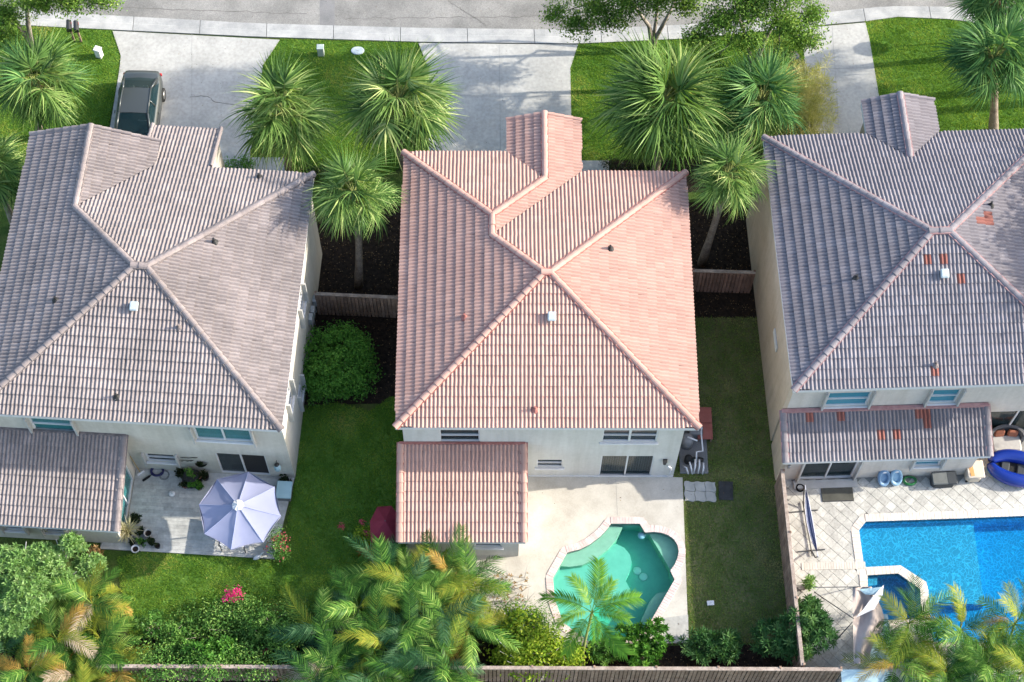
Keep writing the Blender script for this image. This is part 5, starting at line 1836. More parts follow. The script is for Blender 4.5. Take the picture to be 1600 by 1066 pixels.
inst('blossom', np_mesh('blossom', *leaf_cloud(rng, [(q.x - b[0], q.y - b[1], .9, .1, .08, .06)], 5, 8, .06, .05, .04), 'coral_flower'), t)

b = G(848, 1025)
blobs = [(-.9, .3, 1.0, .8, .7, .5), (0, .1, 1.2, .9, .7, .55), (.8, -.3, 1.0, .8, .6, .5), (-.6, -.6, 1.1, .9, .6, .45), (-1.5, -.3, .8, .6, .5, .4), (-.9, 1.1, .9, .8, .5, .4)]
st = MB()
for k in range(40):
    x, y = rng.uniform(-1.6, 1.2), rng.uniform(-.9, .7)
    st.tube([(x * .6, y * .6, 0), (x * .9, y * .9, .9), (x + rng.normal(0, .3), y + rng.normal(0, .3), rng.uniform(1.2, 1.7))], [.02, .014, .006], 4)
plant('lime_shrub', 'bright lime-green loose shrub against the back fence', 'shrub', b, leaf_cloud(rng, blobs, 620, 12, .15, .075, .15, .35, .9, .24), 'lime_leaf', st, 'pale_twig')
b = G(815, 985)
plant('dark_shrub', 'mid green twiggy shrub between the feather palms and the lime shrub', 'shrub', b,
      leaf_cloud(rng, [(-.6, .2, .7, .9, .7, .5), (.5, .1, .7, .9, .7, .5), (.1, -.6, .6, .9, .5, .4)], 560, 11, .11, .035, .18, .3), 'vine_leaf', MB().tube([(0, 0, 0), (.2, .1, .9)], .03))
b = G(770, 925)
st = MB()
for k in range(70):
    x, y = rng.uniform(-1.5, 1.4), rng.uniform(-.7, .6)
    a = rng.uniform(0, 6.28)
    st.tube([(x, y, .02), (x + .15 * math.cos(a), y + .15 * math.sin(a), .35), (x + .4 * math.cos(a), y + .4 * math.sin(a), .5)], [.016, .012, .006], 4)
cc = np.stack([rng.uniform(-1.5, 1.4, 90), rng.uniform(-.7, .6, 90), rng.uniform(.3, .6, 90)], 1)
plant('twiggy_plant', 'pale leafless twiggy plant spreading over the pool deck corner', 'shrub', b, rosettes(rng, cc, 5, .10, .045, .55), 'dead_frond', st, 'pale_twig')


def lance_shrub(label, x, y, blobs, n, L=.26, W=.05, seed=0, m='lance_leaf', per=17, name='leafy_shrub'):
    r = np.random.default_rng(seed)
    cc = []
    for bx, by, bz, rx, ry, rz in blobs:
        d = unit(r.normal(size=(n, 3)))
        d[:, 2] = np.abs(d[:, 2])
        cc.append(np.array([bx, by, bz]) + d * np.array([rx, ry, rz]) * r.uniform(.45, 1.05, (n, 1)))
    cc = np.concatenate(cc)
    s = MB()
    for k in range(12):
        q = cc[r.integers(len(cc))]
        s.tube([(q[0] * .3, q[1] * .3, 0), tuple(q)], [.03, .012], 5)
    return plant(name, label, 'shrub', G(x, y), rosettes(r, cc, per, L, W, .45, tone_spread=.18), m, s, group='leafy shrubs along the back fence')


lance_shrub('glossy mixed shrub at the near corner of the green pool', 1005, 1015, [(-.5, .2, .5, .7, .7, .5), (.35, .35, .5, .7, .7, .5), (0, -.4, .45, .8, .5, .4)], 60, .2, .07, 51, 'bush_leaf')
lance_shrub('long-leaved shrub on the fence side of the side lawn', 1112, 1018, [(-.4, .1, .45, .75, .65, .5), (.45, .1, .45, .65, .65, .5)], 62, .30, .05, 52)
lance_shrub('broad dark shrub growing over the corner of the wooden fences', 1238, 1005, [(-.9, -.1, .8, .8, .8, .6), (.3, .4, 1.3, .9, .8, .7), (.9, .1, 1.1, .7, .7, .6), (0, -.4, 1.0, .9, .7, .6), (.5, .9, 1.2, .6, .5, .5)], 60, .28, .052, 53)
lance_shrub('tall leafy shrub at the left end of the flowering vine', 262, 1000, [(-.3, .2, 1.0, .8, .6, .7), (.5, -.3, .9, .7, .6, .6)], 55, .2, .06, 61, 'vine_leaf', 9)
lance_shrub('upright fresh green shrub in the middle of the flowering vine', 335, 1035, [(-.2, 0, 1.2, .8, .6, .7), (.6, .1, 1.0, .6, .6, .6)], 55, .22, .07, 62, 'bush_leaf', 9)
lance_shrub('leafy shrub between flowering vine and dark palm clump', 430, 1000, [(-.4, .3, .9, .8, .7, .7), (.4, -.2, 1.1, .7, .6, .7)], 60, .2, .055, 63, 'vine_leaf', 9)
lance_shrub('small dark shrub half hidden under the young palm', 945, 1025, [(0, 0, .4, .8, .5, .45)], 60, .2, .05, 54, 'vine_leaf')
b = G(590, 848)
st = MB()
for k in range(9):
    a = k * .7
    st.tube([(0, 0, 0), (math.cos(a) * .3, math.sin(a) * .3, .6), (math.cos(a) * .7, math.sin(a) * .6, .8)], [.02, .015, .008], 4)
t = plant('flowering_shrub', 'small shrub with coral flower heads beside the maroon canopy', 'shrub', b, leaf_cloud(rng, [(-.4, .3, .55, .5, .4, .35), (-.1, -.1, .5, .45, .4, .35), (-.7, .1, .6, .35, .3, .3), (.1, .5, .6, .3, .3, .3)], 80, 10, .12, .05, .1, .3), 'lime_leaf', st)
for x, y in ((566, 815), (534, 823), (572, 833)):
    q = at(x, y, .95)
    inst('blossom', np_mesh('blossom', *leaf_cloud(rng, [(q.x - b[0], q.y - b[1], .95, .10, .09, .06)], 8, 8, .055, .045, .05), 'coral_flower'), t)
lance_shrub('orange and green croton between lawn and feather palms', 578, 868, [(0, 0, .3, .5, .25, .3)], 26, .22, .05, 56, 'croton_leaf', 9)
lance_shrub('pot-bound bushy plant against the terrace fence', 1260, 918, [(0, 0, .5, .22, .35, .35)], 30, .2, .045, 57, 'rosette_leaf', 10)
lance_shrub('orange-tipped croton below the left dark palm clump', 450, 1058, [(0, 0, .3, .4, .3, .3)], 22, .2, .05, 58, 'croton_leaf', 9)
lance_shrub('low plant at the foot of the left house rear wall', 150, 868, [(0, 0, .2, .35, .3, .25)], 22, .2, .05, 59, 'dead_frond', 8)


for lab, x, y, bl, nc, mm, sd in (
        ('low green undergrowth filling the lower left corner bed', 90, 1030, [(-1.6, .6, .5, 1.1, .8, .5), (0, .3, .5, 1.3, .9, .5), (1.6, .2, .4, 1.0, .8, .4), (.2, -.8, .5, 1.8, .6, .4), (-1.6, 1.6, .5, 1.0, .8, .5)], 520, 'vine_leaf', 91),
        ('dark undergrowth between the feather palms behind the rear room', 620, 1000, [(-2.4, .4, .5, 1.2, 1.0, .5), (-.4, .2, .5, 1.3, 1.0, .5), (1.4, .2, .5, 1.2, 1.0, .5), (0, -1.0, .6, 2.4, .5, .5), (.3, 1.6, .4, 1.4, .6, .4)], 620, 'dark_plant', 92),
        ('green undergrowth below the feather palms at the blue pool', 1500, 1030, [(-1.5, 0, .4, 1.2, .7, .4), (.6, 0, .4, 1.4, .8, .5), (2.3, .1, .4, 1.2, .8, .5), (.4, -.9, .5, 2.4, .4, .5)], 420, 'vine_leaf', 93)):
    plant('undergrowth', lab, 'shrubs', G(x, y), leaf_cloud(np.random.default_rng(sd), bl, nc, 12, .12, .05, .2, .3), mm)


# ---------------------------------------------------------------- grass, litter
def grass(name, polys, density, m, seed, hmin=.03, hmax=.07, avoid=()):
    r = np.random.default_rng(seed)
    Ps = [sample_poly(offset_poly(p, .045), density, r) for p in polys]
    P = np.concatenate(Ps)
    for a in avoid:
        P = P[~in_poly(P, a)]
    n = len(P)
    k = 4
    P = np.repeat(P, k, 0) + r.normal(0, .018, (n * k, 2))
    a = r.uniform(0, 2 * np.pi, n * k)
    h = r.uniform(hmin, hmax, n * k)
    wd = r.uniform(.006, .012, n * k)
    lean = r.uniform(.2, 1.1, n * k) * h
    dx, dy = np.cos(a), np.sin(a)
    V = np.zeros((n * k, 3, 3), np.float32)
    V[:, 0, 0], V[:, 0, 1] = P[:, 0] - dy * wd, P[:, 1] + dx * wd
    V[:, 1, 0], V[:, 1, 1] = P[:, 0] + dy * wd, P[:, 1] - dx * wd
    V[:, 2, 0], V[:, 2, 1], V[:, 2, 2] = P[:, 0] + dx * lean, P[:, 1] + dy * lean, h
    f = .22 * np.sin(P[:, 0] * 1.7 + np.sin(P[:, 1] * 1.3)) * np.sin(P[:, 1] * 1.9 + 1) + .1 * np.sin(P[:, 0] * 5 + P[:, 1] * 4)
    f = f + .10 * np.sin(P[:, 0] * 11 + 3 * np.sin(P[:, 1] * 6)) * np.sin(P[:, 1] * 13 + P[:, 0] * 4)
    f2 = .6 * np.clip(np.sin(P[:, 0] * .9 + 2 * np.sin(P[:, 1] * .7)) * np.sin(P[:, 1] * 1.1 + .4 * P[:, 0]) - .35, 0, 1)
    T = np.clip(.45 + f * .7 + f2 + r.normal(0, .18, n * k), 0, 1)
    F = np.arange(n * k * 3).reshape(-1, 3)
    return inst(name, np_mesh(name, V.reshape(-1, 3), F, T, m), kind='stuff')


grass('grass', list(LAWNS.values()), 420, 'grass_blade', 61)
grass('grass', [SIDE], 420, 'side_grass_blade', 62, .02, .05)
grass('grass', [SIDE_TOP], 300, 'side_grass_blade', 63, .02, .05)


def litter(name, poly, n, seed, L=.05, z=.04, m='litter', avoid=()):
    r = np.random.default_rng(seed)
    P = sample_poly(poly, n, r)
    for a in avoid:
        P = P[~in_poly(P, a)]
    k = len(P)
    P = np.concatenate([P, np.full((k, 1), z)], 1)
    N = unit(r.normal(0, .25, (k, 3)) + np.array([0, 0, 1]))
    D = unit(np.cross(N, r.normal(size=(k, 3))))
    return inst(name, np_mesh(name, *leaf_quads(P, N, D, L * r.uniform(.6, 1.4, k), L * .5, r.uniform(0, 1, k)), m), kind='stuff')


litter('leaf_litter', DRIVES[0], 2.2, 71)
litter('leaf_litter', DRIVES[1], 1.0, 72)
litter('leaf_litter', DRIVES[2], 1.6, 73)
litter('leaf_litter', [(.9, 1.2), (7.5, 1.2), (7.5, -5), (1.5, -5)], .8, 74, .06, .036, avoid=[offset_poly(POOL_A, .25)])
litter('leaf_litter', SIDE, 14, 75, .06, .05)
litter('leaf_litter', SIDE_TOP, 40, 175, .06, .03)
litter('leaf_litter', [(-8.1, 4.5), (-3.5, 4.6), (-3.5, 8.6), (-8.1, 8.6)], 40, 176, .07, .02)
litter('leaf_litter', [(-8.1, 8.6), (-3.5, 8.6), (-3.4, 14.2), (-8.0, 13.6)], 50, 76, .07, .02)
litter('leaf_litter', [(7.2, 8.6), (11.4, 8.6), (11.4, 14.3), (7.4, 14.3)], 50, 77, .07, .02)
litter('leaf_litter', [(-12, -5.2), (-6, -4.6), (-2.2, -3.6), (1.4, -5.8), (11.7, -5.65), (11.7, -7.2), (-12, -7.2)], 40, 78, .07, .02)
litter('leaf_litter', px([(100, 20), (600, 40), (900, 48), (900, -20), (100, -20)]), 1.0, 79, .05, .035)


# ================================================================ fences
def fence(label, p0, p1, h, face, board='wood_fence', cap='wood_cap', pitch=.155, group='wooden garden fences', seed=0, gap=.03, alt=True, double=True):
    """board fence from p0 to p1; boards on both sides of the rails in turn"""
    rng = random.Random(seed)
    p0, p1 = Vector(p0), Vector(p1)
    d = p1 - p0
    L = d.length
    a = math.atan2(d.y, d.x)
    t = thing('wooden_fence', label, 'fence', (p0.x, p0.y, 0), a, group)
    n = max(2, round(L / pitch))
    me = MB().bbox((0, 0, 0), (pitch - gap, .02, h - .06), .005).mesh('board', board)
    for k in range(n):
        y = face * .045
        if alt and k % 7 == 3:
            y = face * .03
        M = Matrix.Translation(((k + .5) * L / n + (0 if double else rng.gauss(0, .018)), y, (h - .06) / 2 + .02 + rng.uniform(-.012, .004))) @ Matrix.Rotation(rng.gauss(0, .008), 4, 'Y') @ Matrix.Rotation(rng.gauss(0, .02), 4, 'Z')
        inst('board', me, t, M)
        if double and k < n - 1:
            inst('board', me, t, Matrix.Translation((L / n, -2 * y, rng.uniform(-.01, .01)))  @ Matrix.Translation((-.5 * L / n, 0, 0)) @ M)
    for z in (.35, h - .35):
        MB().box((L / 2, 0, z), (L, .04, .09)).build('rail', board, t)
    k = max(1, round(L / 2.4))
    for i in range(k + 1):
        MB().bbox((min(max(i * L / k, .05), L - .05), -face * .06, h / 2 + .03), (.09, .09, h + .06), .01).build('post', board, t)
    for i in range(k):
        x0, x1 = i * L / k, (i + 1) * L / k
        MB().bbox(((x0 + x1) / 2, 0, h + .01 + rng.uniform(0, .006)), (x1 - x0 - .006, .14, .04), .006).build('cap_rail', cap, t)
    return t


def at2(x, y, z):
    p = at(x, y, z)
    return (p.x, p.y)


FH = 1.8
fence('dark wooden fence closing the gap between the left and centre house', at2(491, 459, FH), at2(622, 465, FH), FH, -1, seed=1)
fence('reddish wooden fence closing the gap between centre and right house', at2(1082, 423, FH), at2(1181, 426, FH), FH, -1, 'wood_red', seed=2)
fence('weathered fence between the side lawn and the right terrace', at2(1222, 733, FH), at2(1254, 1040, FH), FH, -1, seed=3, alt=False, pitch=.165)
fence('long wooden back fence along the bottom of the photo', at2(150, 1041, FH), at2(1316, 1046, FH), FH, -1, seed=4)

# ================================================================ cars
def car(name, label, loc, heading, paint, group=None):
    """saloon car; local +y is the front"""
    t = thing(name, label, 'car', loc, heading, group)
    S_ = [(-2.30, .62, .42, .74), (-2.24, .74, .34, .90), (-2.0, .82, .26, .96), (-1.4, .89, .24, .98), (-.6, .91, .22, .96), (.4, .91, .22, .94), (1.1, .90, .22, .92), (1.7, .86, .24, .86), (2.1, .76, .28, .76), (2.32, .56, .36, .62)]
    V, F = [], []
    for y, w_, zb_, zt in S_:
        V += [(-w_ * .86, y, zb_), (-w_, y, zb_ + .12), (-w_ * 1.0, y, zb_ + (zt - zb_) * .6), (-w_ * .93, y, zt - .05), (-w_ * .80, y, zt), (0, y, zt + .02), (w_ * .80, y, zt), (w_ * .93, y, zt - .05), (w_, y, zb_ + (zt - zb_) * .6), (w_, y, zb_ + .12), (w_ * .86, y, zb_)]
    n = 11
    for i in range(len(S_) - 1):
        for k in range(n):
            F.append((i * n + k, i * n + (k + 1) % n, (i + 1) * n + (k + 1) % n, (i + 1) * n + k))
    F.append(tuple(range(n)))
    F.append(tuple((len(S_) - 1) * n + k for k in range(n - 1, -1, -1)))
    body = MB().add(V, F)
    body.build('body', paint, t, True)
    # roof shell and pillars
    R = [(-1.72, .66, .98), (-.95, .60, 1.40), (-.3, .585, 1.45), (.35, .59, 1.43), (1.25, .68, .94)]
    rf = MB()
    rf.add([(-.56, -.98, 1.395), (.56, -.98, 1.395), (.575, -.3, 1.455), (.58, .36, 1.425), (-.58, .36, 1.425), (-.575, -.3, 1.455), (0, -.98, 1.425), (0, -.3, 1.485), (0, .36, 1.455)],
           [(0, 6, 7, 5), (6, 1, 2, 7), (5, 7, 8, 4), (7, 2, 3, 8)])
    rf.build('roof', paint, t, True)
    for sx in (-1, 1):
        p = MB()
        for a, b_ in (((.70, -1.78, .96), (.585, -.97, 1.40)), ((.735, 1.22, .92), (.60, .36, 1.43))):
            p.tube([(sx * a[0], a[1], a[2]), (sx * b_[0], b_[1], b_[2])], [.06, .045], 5)
        p.tube([(sx * .585, -.98, 1.40), (sx * .60, -.3, 1.45), (sx * .60, .36, 1.43)], .035, 5)
        p.tube([(sx * .77, -.32, .95), (sx * .60, -.30, 1.44)], .04, 5)
        p.build('pillar', paint, t, True)
        for (y0, y1, ty0, ty1) in ((-1.55, -.36, -.95, -.34), (-.26, 1.12, -.26, .34)):
            MB().add([(sx * .80, y0, .955), (sx * .80, y1, .935), (sx * .615, ty1, 1.40), (sx * .615, ty0, 1.39)], [(0, 1, 2, 3)]).build('side_window', 'car_glass', t)
    MB().add([(-.66, -1.76, .985), (.66, -1.76, .985), (.55, -1.0, 1.385), (-.55, -1.0, 1.385), (0, -1.80, 1.0), (0, -1.0, 1.415)], [(0, 4, 5, 3), (4, 1, 2, 5)]).build('rear_window', 'car_glass', t, True)
    MB().add([(-.71, 1.22, .955), (.71, 1.22, .955), (.575, .38, 1.42), (-.575, .38, 1.42), (0, 1.30, .965), (0, .38, 1.45)], [(0, 3, 5, 4), (4, 5, 2, 1)]).build('windscreen', 'car_glass', t, True)
    for y in (-1.35, 1.38):
        for sx in (-1, 1):
            Mw = Matrix.Translation((sx * .84, y, .32)) @ Matrix.Rotation(rad(90), 4, 'Y')
            wh = thing_part('wheel', t)
            MB().lathe([(.20, -.10), (.30, -.11), (.32, -.06), (.32, .06), (.30, .11), (.20, .10)], n=18, M=Mw).build('tyre', 'tyre', wh, True)
            MB().lathe([(.05, -.115), (.20, -.10), (.21, 0), (.20, .10), (.05, .115)], n=12, M=Mw).build('rim', 'alloy', wh, True)
            MB().bbox((sx * .66, y / abs(y) * 2.17 if y < 0 else 2.16, .72 if y < 0 else .58), (.32, .12, .12), .03).build('tail_light' if y < 0 else 'headlight', 'red_lamp' if y < 0 else 'white_vinyl', t)
    for sx in (-1, 1):
        MB().bbox((sx * .98, .95, .98), (.2, .1, .13), .04).build('mirror', paint, t)
        MB().bbox((sx * .935, -.1, .78), (.03, .16, .03), .01).build('door_handle', paint, t)
        MB().bbox((sx * .30, -1.22, 1.14), (.26, .10, .14), .04).build('headrest', 'seat_grey', t)
    MB().box((0, -.25, 1.015), (1.22, 2.75, .02)).build('interior', 'black_rubber', t)
    MB().bbox((0, -.98, 1.10), (1.05, .10, .12), .03).build('seat_back', 'seat_grey', t)
    MB().tube([(-.34 + .17 * math.cos(k * .5236), .52 + .10 * math.sin(k * .5236), 1.08 + .12 * math.sin(k * .5236)) for k in range(13)], .014, 5).build('steering_wheel', 'seat_grey', t)
    MB().box((0, -2.31, .58), (.5, .02, .12)).build('number_plate', 'white_plastic', t)
    return t


def thing_part(name, t):
    o = bpy.data.objects.new(name, None)
    return link(o, t)


ca, cb_ = at(223, 112, .8), at(209, 215, .8)
dirv = (Vector((cb_.x, cb_.y)) - Vector((ca.x, ca.y))).normalized()
ctr = Vector((ca.x, ca.y)) + dirv * 2.28
car('parked_car', 'silver saloon car on the left driveway half under the roof edge', (ctr.x, ctr.y, .034), math.atan2(dirv.y, dirv.x) - rad(90), 'silver_paint', 'cars on the driveways').scale = (1.06, 1.0, 1.0)
c2 = at(1231, 148, .8)
car('parked_car', 'black car hidden behind palm and feathery bush on the right driveway', (c2.x, c2.y, .034), rad(183), 'black_paint', 'cars on the driveways')

# ================================================================ street things
def mailbox(label, x, y, rz):
    t = thing('mailbox', label, 'mailbox', G(x, y), rz, 'pair of mailboxes by the kerb')
    MB().bbox((0, 0, .5), (.09, .09, 1.04), .01).build('post', 'wood_fence', t)
    b = MB()
    V, F = [], []
    for yy in (-.26, .26):
        for k in range(9):
            a = math.pi * k / 8
            V.append((.11 * math.cos(a), yy, 1.17 + .11 * math.sin(a)))
        V += [(-.11, yy, 1.02), (.11, yy, 1.02)]
    n = 11
    F = [(k, (k + 1) % n, n + (k + 1) % n, n + k) for k in range(n)] + [tuple(range(n)), tuple(range(2 * n - 1, n - 1, -1))]
    b.add(V, F).build('box', 'black_metal', t)
    MB().box((.125, .1, 1.2), (.01, .12, .05)).build('flag', 'sign_red', t)


mailbox('black mailbox nearer the tree trunk', 116, 64, rad(8))
mailbox('black mailbox nearer the left driveway', 127, 65, rad(8))


def utility(label, x, y, m, w_=.29, h_=.55, d_=.25, rz=0):
    t = thing('utility_box', label, 'utility box', G(x, y), rz, 'utility boxes on the front lawns')
    MB().bbox((0, 0, h_ / 2), (w_, d_, h_), .015).build('cabinet', m, t)
    MB().bbox((0, 0, h_ + .02), (w_ + .04, d_ + .04, .06), .015).build('lid', m, t)
    MB().box((0, -d_ / 2 - .004, h_ * .5), (w_ * .8, .01, h_ * .7)).build('door', m, t)


utility('white utility box on the sunny lawn by the mailboxes', 156, 88, 'utility_white', rz=rad(-20))
utility('pale green utility box on the middle lawn', 502, 85, 'utility_green')
t = thing('meter_cover', 'pale oval meter cover set into the middle lawn', 'cover', G(559, 80))
MB().lathe([(.22, 0), (.22, .05), (.19, .06)], n=16, M=Matrix.Scale(1.4, 4, (1, 0, 0))).build('cover_plate', 'vent_pale', t)
MB().box((0, 0, .065), (.10, .03, .012)).build('handle', 'trim_grey', t)
t = thing('valve_cover', 'small white plate lying on the side lawn', 'cover', G(1110, 943), rad(4))
MB().bbox((0, 0, .06), (.28, .19, .05), .01).build('plate', 'white_plastic', t)
MB().box((0, 0, .088), (.1, .02, .01)).build('handle', 'trim_grey', t)

# the stop sign whose octagon shadow lies on the right driveway
sx_, sy_ = at2(1532, 62, 0)
t = thing('stop_sign', 'red stop sign on a pole behind the corner palm, casting an octagon shadow', 'road sign', (sx_, sy_, 0), rad(SUN_AZ + 14))
MB().bbox((0, 0, 1.5), (.05, .05, 3.05), .008).build('pole', 'galvanised', t)
b = MB()
b.lathe([(.45, -.006), (.45, .006)], n=8, M=Matrix.Translation((.035, 0, 2.62)) @ Matrix.Rotation(rad(90), 4, 'Y') @ Matrix.Rotation(rad(22.5), 4, 'Z'))
plate = b.build('plate', 'sign_red', t)
fc = bpy.data.curves.new('lettering', 'FONT')
fc.body = 'STOP'
fc.size = .34
fc.align_x = fc.align_y = 'CENTER'
fc.extrude = .002
fc.materials.append(MATS['white_vinyl'])
o = bpy.data.objects.new('lettering', fc)
C.objects.link(o)
bpy.context.view_layer.update()
lm = bpy.data.meshes.new_from_object(o.evaluated_get(bpy.context.evaluated_depsgraph_get()))
bpy.data.objects.remove(o)
inst('lettering', lm, plate, Matrix.Translation((.046, 0, 2.62)) @ Matrix.Rotation(rad(90), 4, 'Z') @ Matrix.Rotation(rad(90), 4, 'X'))

# ================================================================ left patio
PAT = px([(165, 852), (428, 873), (462, 751), (240, 733)])
lp = [LEFT.W @ Vector((x, y, 0)) for x, y in ((5.02, .44), (11.48, .44), (11.06, -3.05), (4.1, -3.05), (4.1, -2.8), (5.02, -2.8))]
PATO = [(p.x, p.y) for p in lp]
patio = MB().prism(PATO, -.1, .045).build('patio_floor', 'joint_sand', kind='structure')
pl = MB()
hp_ = None
rows = 24
hp1 = half_planes([(5.02, .44), (11.48, .44), (11.06, -3.05), (4.1, -3.05)])
for r_ in range(rows):
    y0 = -3.05 + r_ * .1475
    x = 3.4 - random.random()
    while x < 11.6:
        L = random.choice((.9, 1.2, 1.2))
        P = [(x, y0, .06), (x + L - .005, y0, .06), (x + L - .005, y0 + .1435, .06), (x, y0 + .1435, .06)]
        if y0 > -2.82 and x < 5.02:
            if x + L <= 5.02:
                x += L
                continue
            P[0] = (5.02, y0, .06)
            P[3] = (5.02, y0 + .1435, .06)
        Q = clip_face(P, hp1)
        if Q:
            k = len(Q)
            pl.add([LEFT.W @ Vector(q) for q in Q] + [LEFT.W @ Vector((q[0], q[1], .046)) for q in Q], [tuple(range(k))] + [(i, k + i, k + (i + 1) % k, (i + 1) % k) for i in range(k)], random.random())
        x += L
pl.build('plank', 'plank_grey', patio, kind='stuff')


def umbrella(label, x, y):
    zt, zr, R_ = 2.95, 2.38, 1.62
    c = at(x, y, 2.75)
    t = thing('patio_umbrella', label, 'umbrella', (c.x, c.y, .06), rad(-8), None)
    n = 8
    rim = [Vector((R_ * math.cos(2 * math.pi * (k + .5) / n + rad(22.5)), R_ * math.sin(2 * math.pi * (k + .5) / n + rad(22.5)), zr)) for k in range(n)]
    top = Vector((0, 0, zt))
    for k in range(n):
        a, b_ = rim[k], rim[(k + 1) % n]
        V, F = [], []
        S = 6
        for i in range(S + 1):
            s = .10 + .90 * i / S
            for j in range(S + 1):
                q = a.lerp(b_, j / S)
                p = top.lerp(q, s)
                sag = 4 * (j / S) * (1 - j / S)
                p.z -= .055 * sag * s + .05 * math.sin(s * math.pi)
                pm = p.xy * (1 - .035 * sag * s)
                V.append((pm.x, pm.y, p.z))
        for i in range(S):
            for j in range(S):
                F.append((i * (S + 1) + j, (i + 1) * (S + 1) + j, (i + 1) * (S + 1) + j + 1, i * (S + 1) + j + 1))
        p_ = MB().add(V, F).build('canopy_panel', 'sail_blue', t, True)
        h_ = MB().tube([top.lerp(a, .1) + Vector((0, 0, .0)), top.lerp(a, .55) - Vector((0, 0, .035)), a], .012, 4)
        h_.build('seam', 'umbrella_seam', p_)
        v = MB()
        m_ = a.lerp(b_, .5)
        v.add([a, b_, b_ - Vector((0, 0, .10)), m_.xy.to_3d() * .965 + Vector((0, 0, zr - .15)), a - Vector((0, 0, .10))], [(0, 1, 2, 3, 4)])
        v.build('valance', 'sail_blue', p_)
        MB().tube([(0, 0, zt - .10), a - Vector((0, 0, .03))], .012, 4).build('rib', 'steel_pole', t)
    b = MB()
    for k in range(n):
        a0, a1 = 2 * math.pi * k / n, 2 * math.pi * (k + 1) / n
        am = (a0 + a1) / 2
        b.add([(0, 0, zt + .10), (.24 * math.cos(a0), .24 * math.sin(a0), zt - .03), (.21 * math.cos(am), .21 * math.sin(am), zt + .01), (.24 * math.cos(a1), .24 * math.sin(a1), zt - .03)], [(0, 1, 2), (0, 2, 3)])
    b.build('vent_cap', 'canvas_white', t)
    MB().lathe([(.02, 0), (.035, .05), (.02, .10)], (0, 0, zt + .09), 8).build('finial', 'canvas_white', t)
    MB().tube([(0, 0, 0), (0, 0, zt)], .024, 8).build('pole', 'steel_pole', t)
    MB().lathe([(.30, 0), (.30, .05), (.08, .10), (.04, .25)], n=14).build('base', 'black_metal', t)


umbrella('pale blue octagonal sun umbrella open over the left patio', 373, 793)

t = thing('patio_table', 'dark framed pale table mostly hidden under the blue umbrella', 'table', (*at2(366, 826, .75), .06), rad(-4))
MB().bbox((0, 0, .72), (.95, 1.5, .03), .01).build('table_top', 'white_plastic', t)
for x in (-.5, .5):
    MB().box((x, 0, .70), (.05, 1.56, .05)).build('frame_rail', 'black_metal', t)
    for y in (-.74, .74):
        MB().tube([(x * .95, y, 0), (x * .95, y, .69)], .02, 6).build('leg', 'black_metal', t)


def pot(label, x, y, r_, h_, m, plant_m=None, kind='bush', z=.06, seed=0, n=14, L=.14, W=.05):
    t = thing('plant_pot', label, 'plant pot', (*at2(x, y, z), z), 0, 'potted plants on the left patio')
    MB().lathe([(r_ * .7, 0), (r_, h_), (r_ * 1.08, h_), (r_ * 1.08, h_ + .02), (r_ * .92, h_ + .02), (r_ * .9, h_ - .03)], n=14).build('pot', m, t, True)
    MB().lathe([(r_ * .9, 0), (r_ * .5, .012)], (0, 0, h_ - .035), 12).build('soil', 'mulch', t)
    if plant_m:
        r = np.random.default_rng(seed)
        d = r.normal(0, 1, (n, 3)) * np.array([r_ * .6, r_ * .6, .05]) + np.array([0, 0, h_ + .06])
        d[:, 2] = np.maximum(d[:, 2], h_ + .02)
        inst('foliage', np_mesh('foliage', *rosettes(r, d, 9, L, W, .45), plant_m), t)
    return t


pot('spiky pale potted plant at the near corner of the left lower roof', 203, 838, .20, .35, 'pale_pot', None, z=.06)
t = [o for o in C.objects if o.name.startswith('plant_pot')][-1]
r = np.random.default_rng(5)
inst('foliage', np_mesh('foliage', *rosettes(r, np.array([[0, 0, .5], [.05, .05, .55], [-.04, .03, .5]]), 34, .62, .045, .5), 'pale_spike'), t)
pot('leafy dark potted plant against the left glass door', 213, 815, .17, .3, 'dark_pot', 'dark_plant', seed=1, n=22)
pot('round grey pot topmost of the corner cluster', 233, 836, .17, .24, 'pale_pot', None)
pot('small black pot with green sprig in the middle of the corner cluster', 222, 849, .13, .2, 'dark_pot', 'vine_leaf', seed=3)
pot('black pot with dark leaves right of the cluster middle', 238, 849, .14, .22, 'dark_pot', 'dark_plant', seed=4)
pot('small empty black pot at the right end of the corner cluster', 247, 855, .11, .18, 'dark_pot', None)
pot('tiny black pot left of the corner cluster', 208, 852, .10, .16, 'dark_pot', 'dark_plant', seed=6, n=6)
pot('white rimmed pot standing on the grass edge below the cluster', 213, 861, .16, .26, 'white_plastic', None, z=0)
pot('black pot between the spiky plant and the round grey pot', 221, 832, .13, .22, 'dark_pot', 'dark_plant', seed=8, n=10)

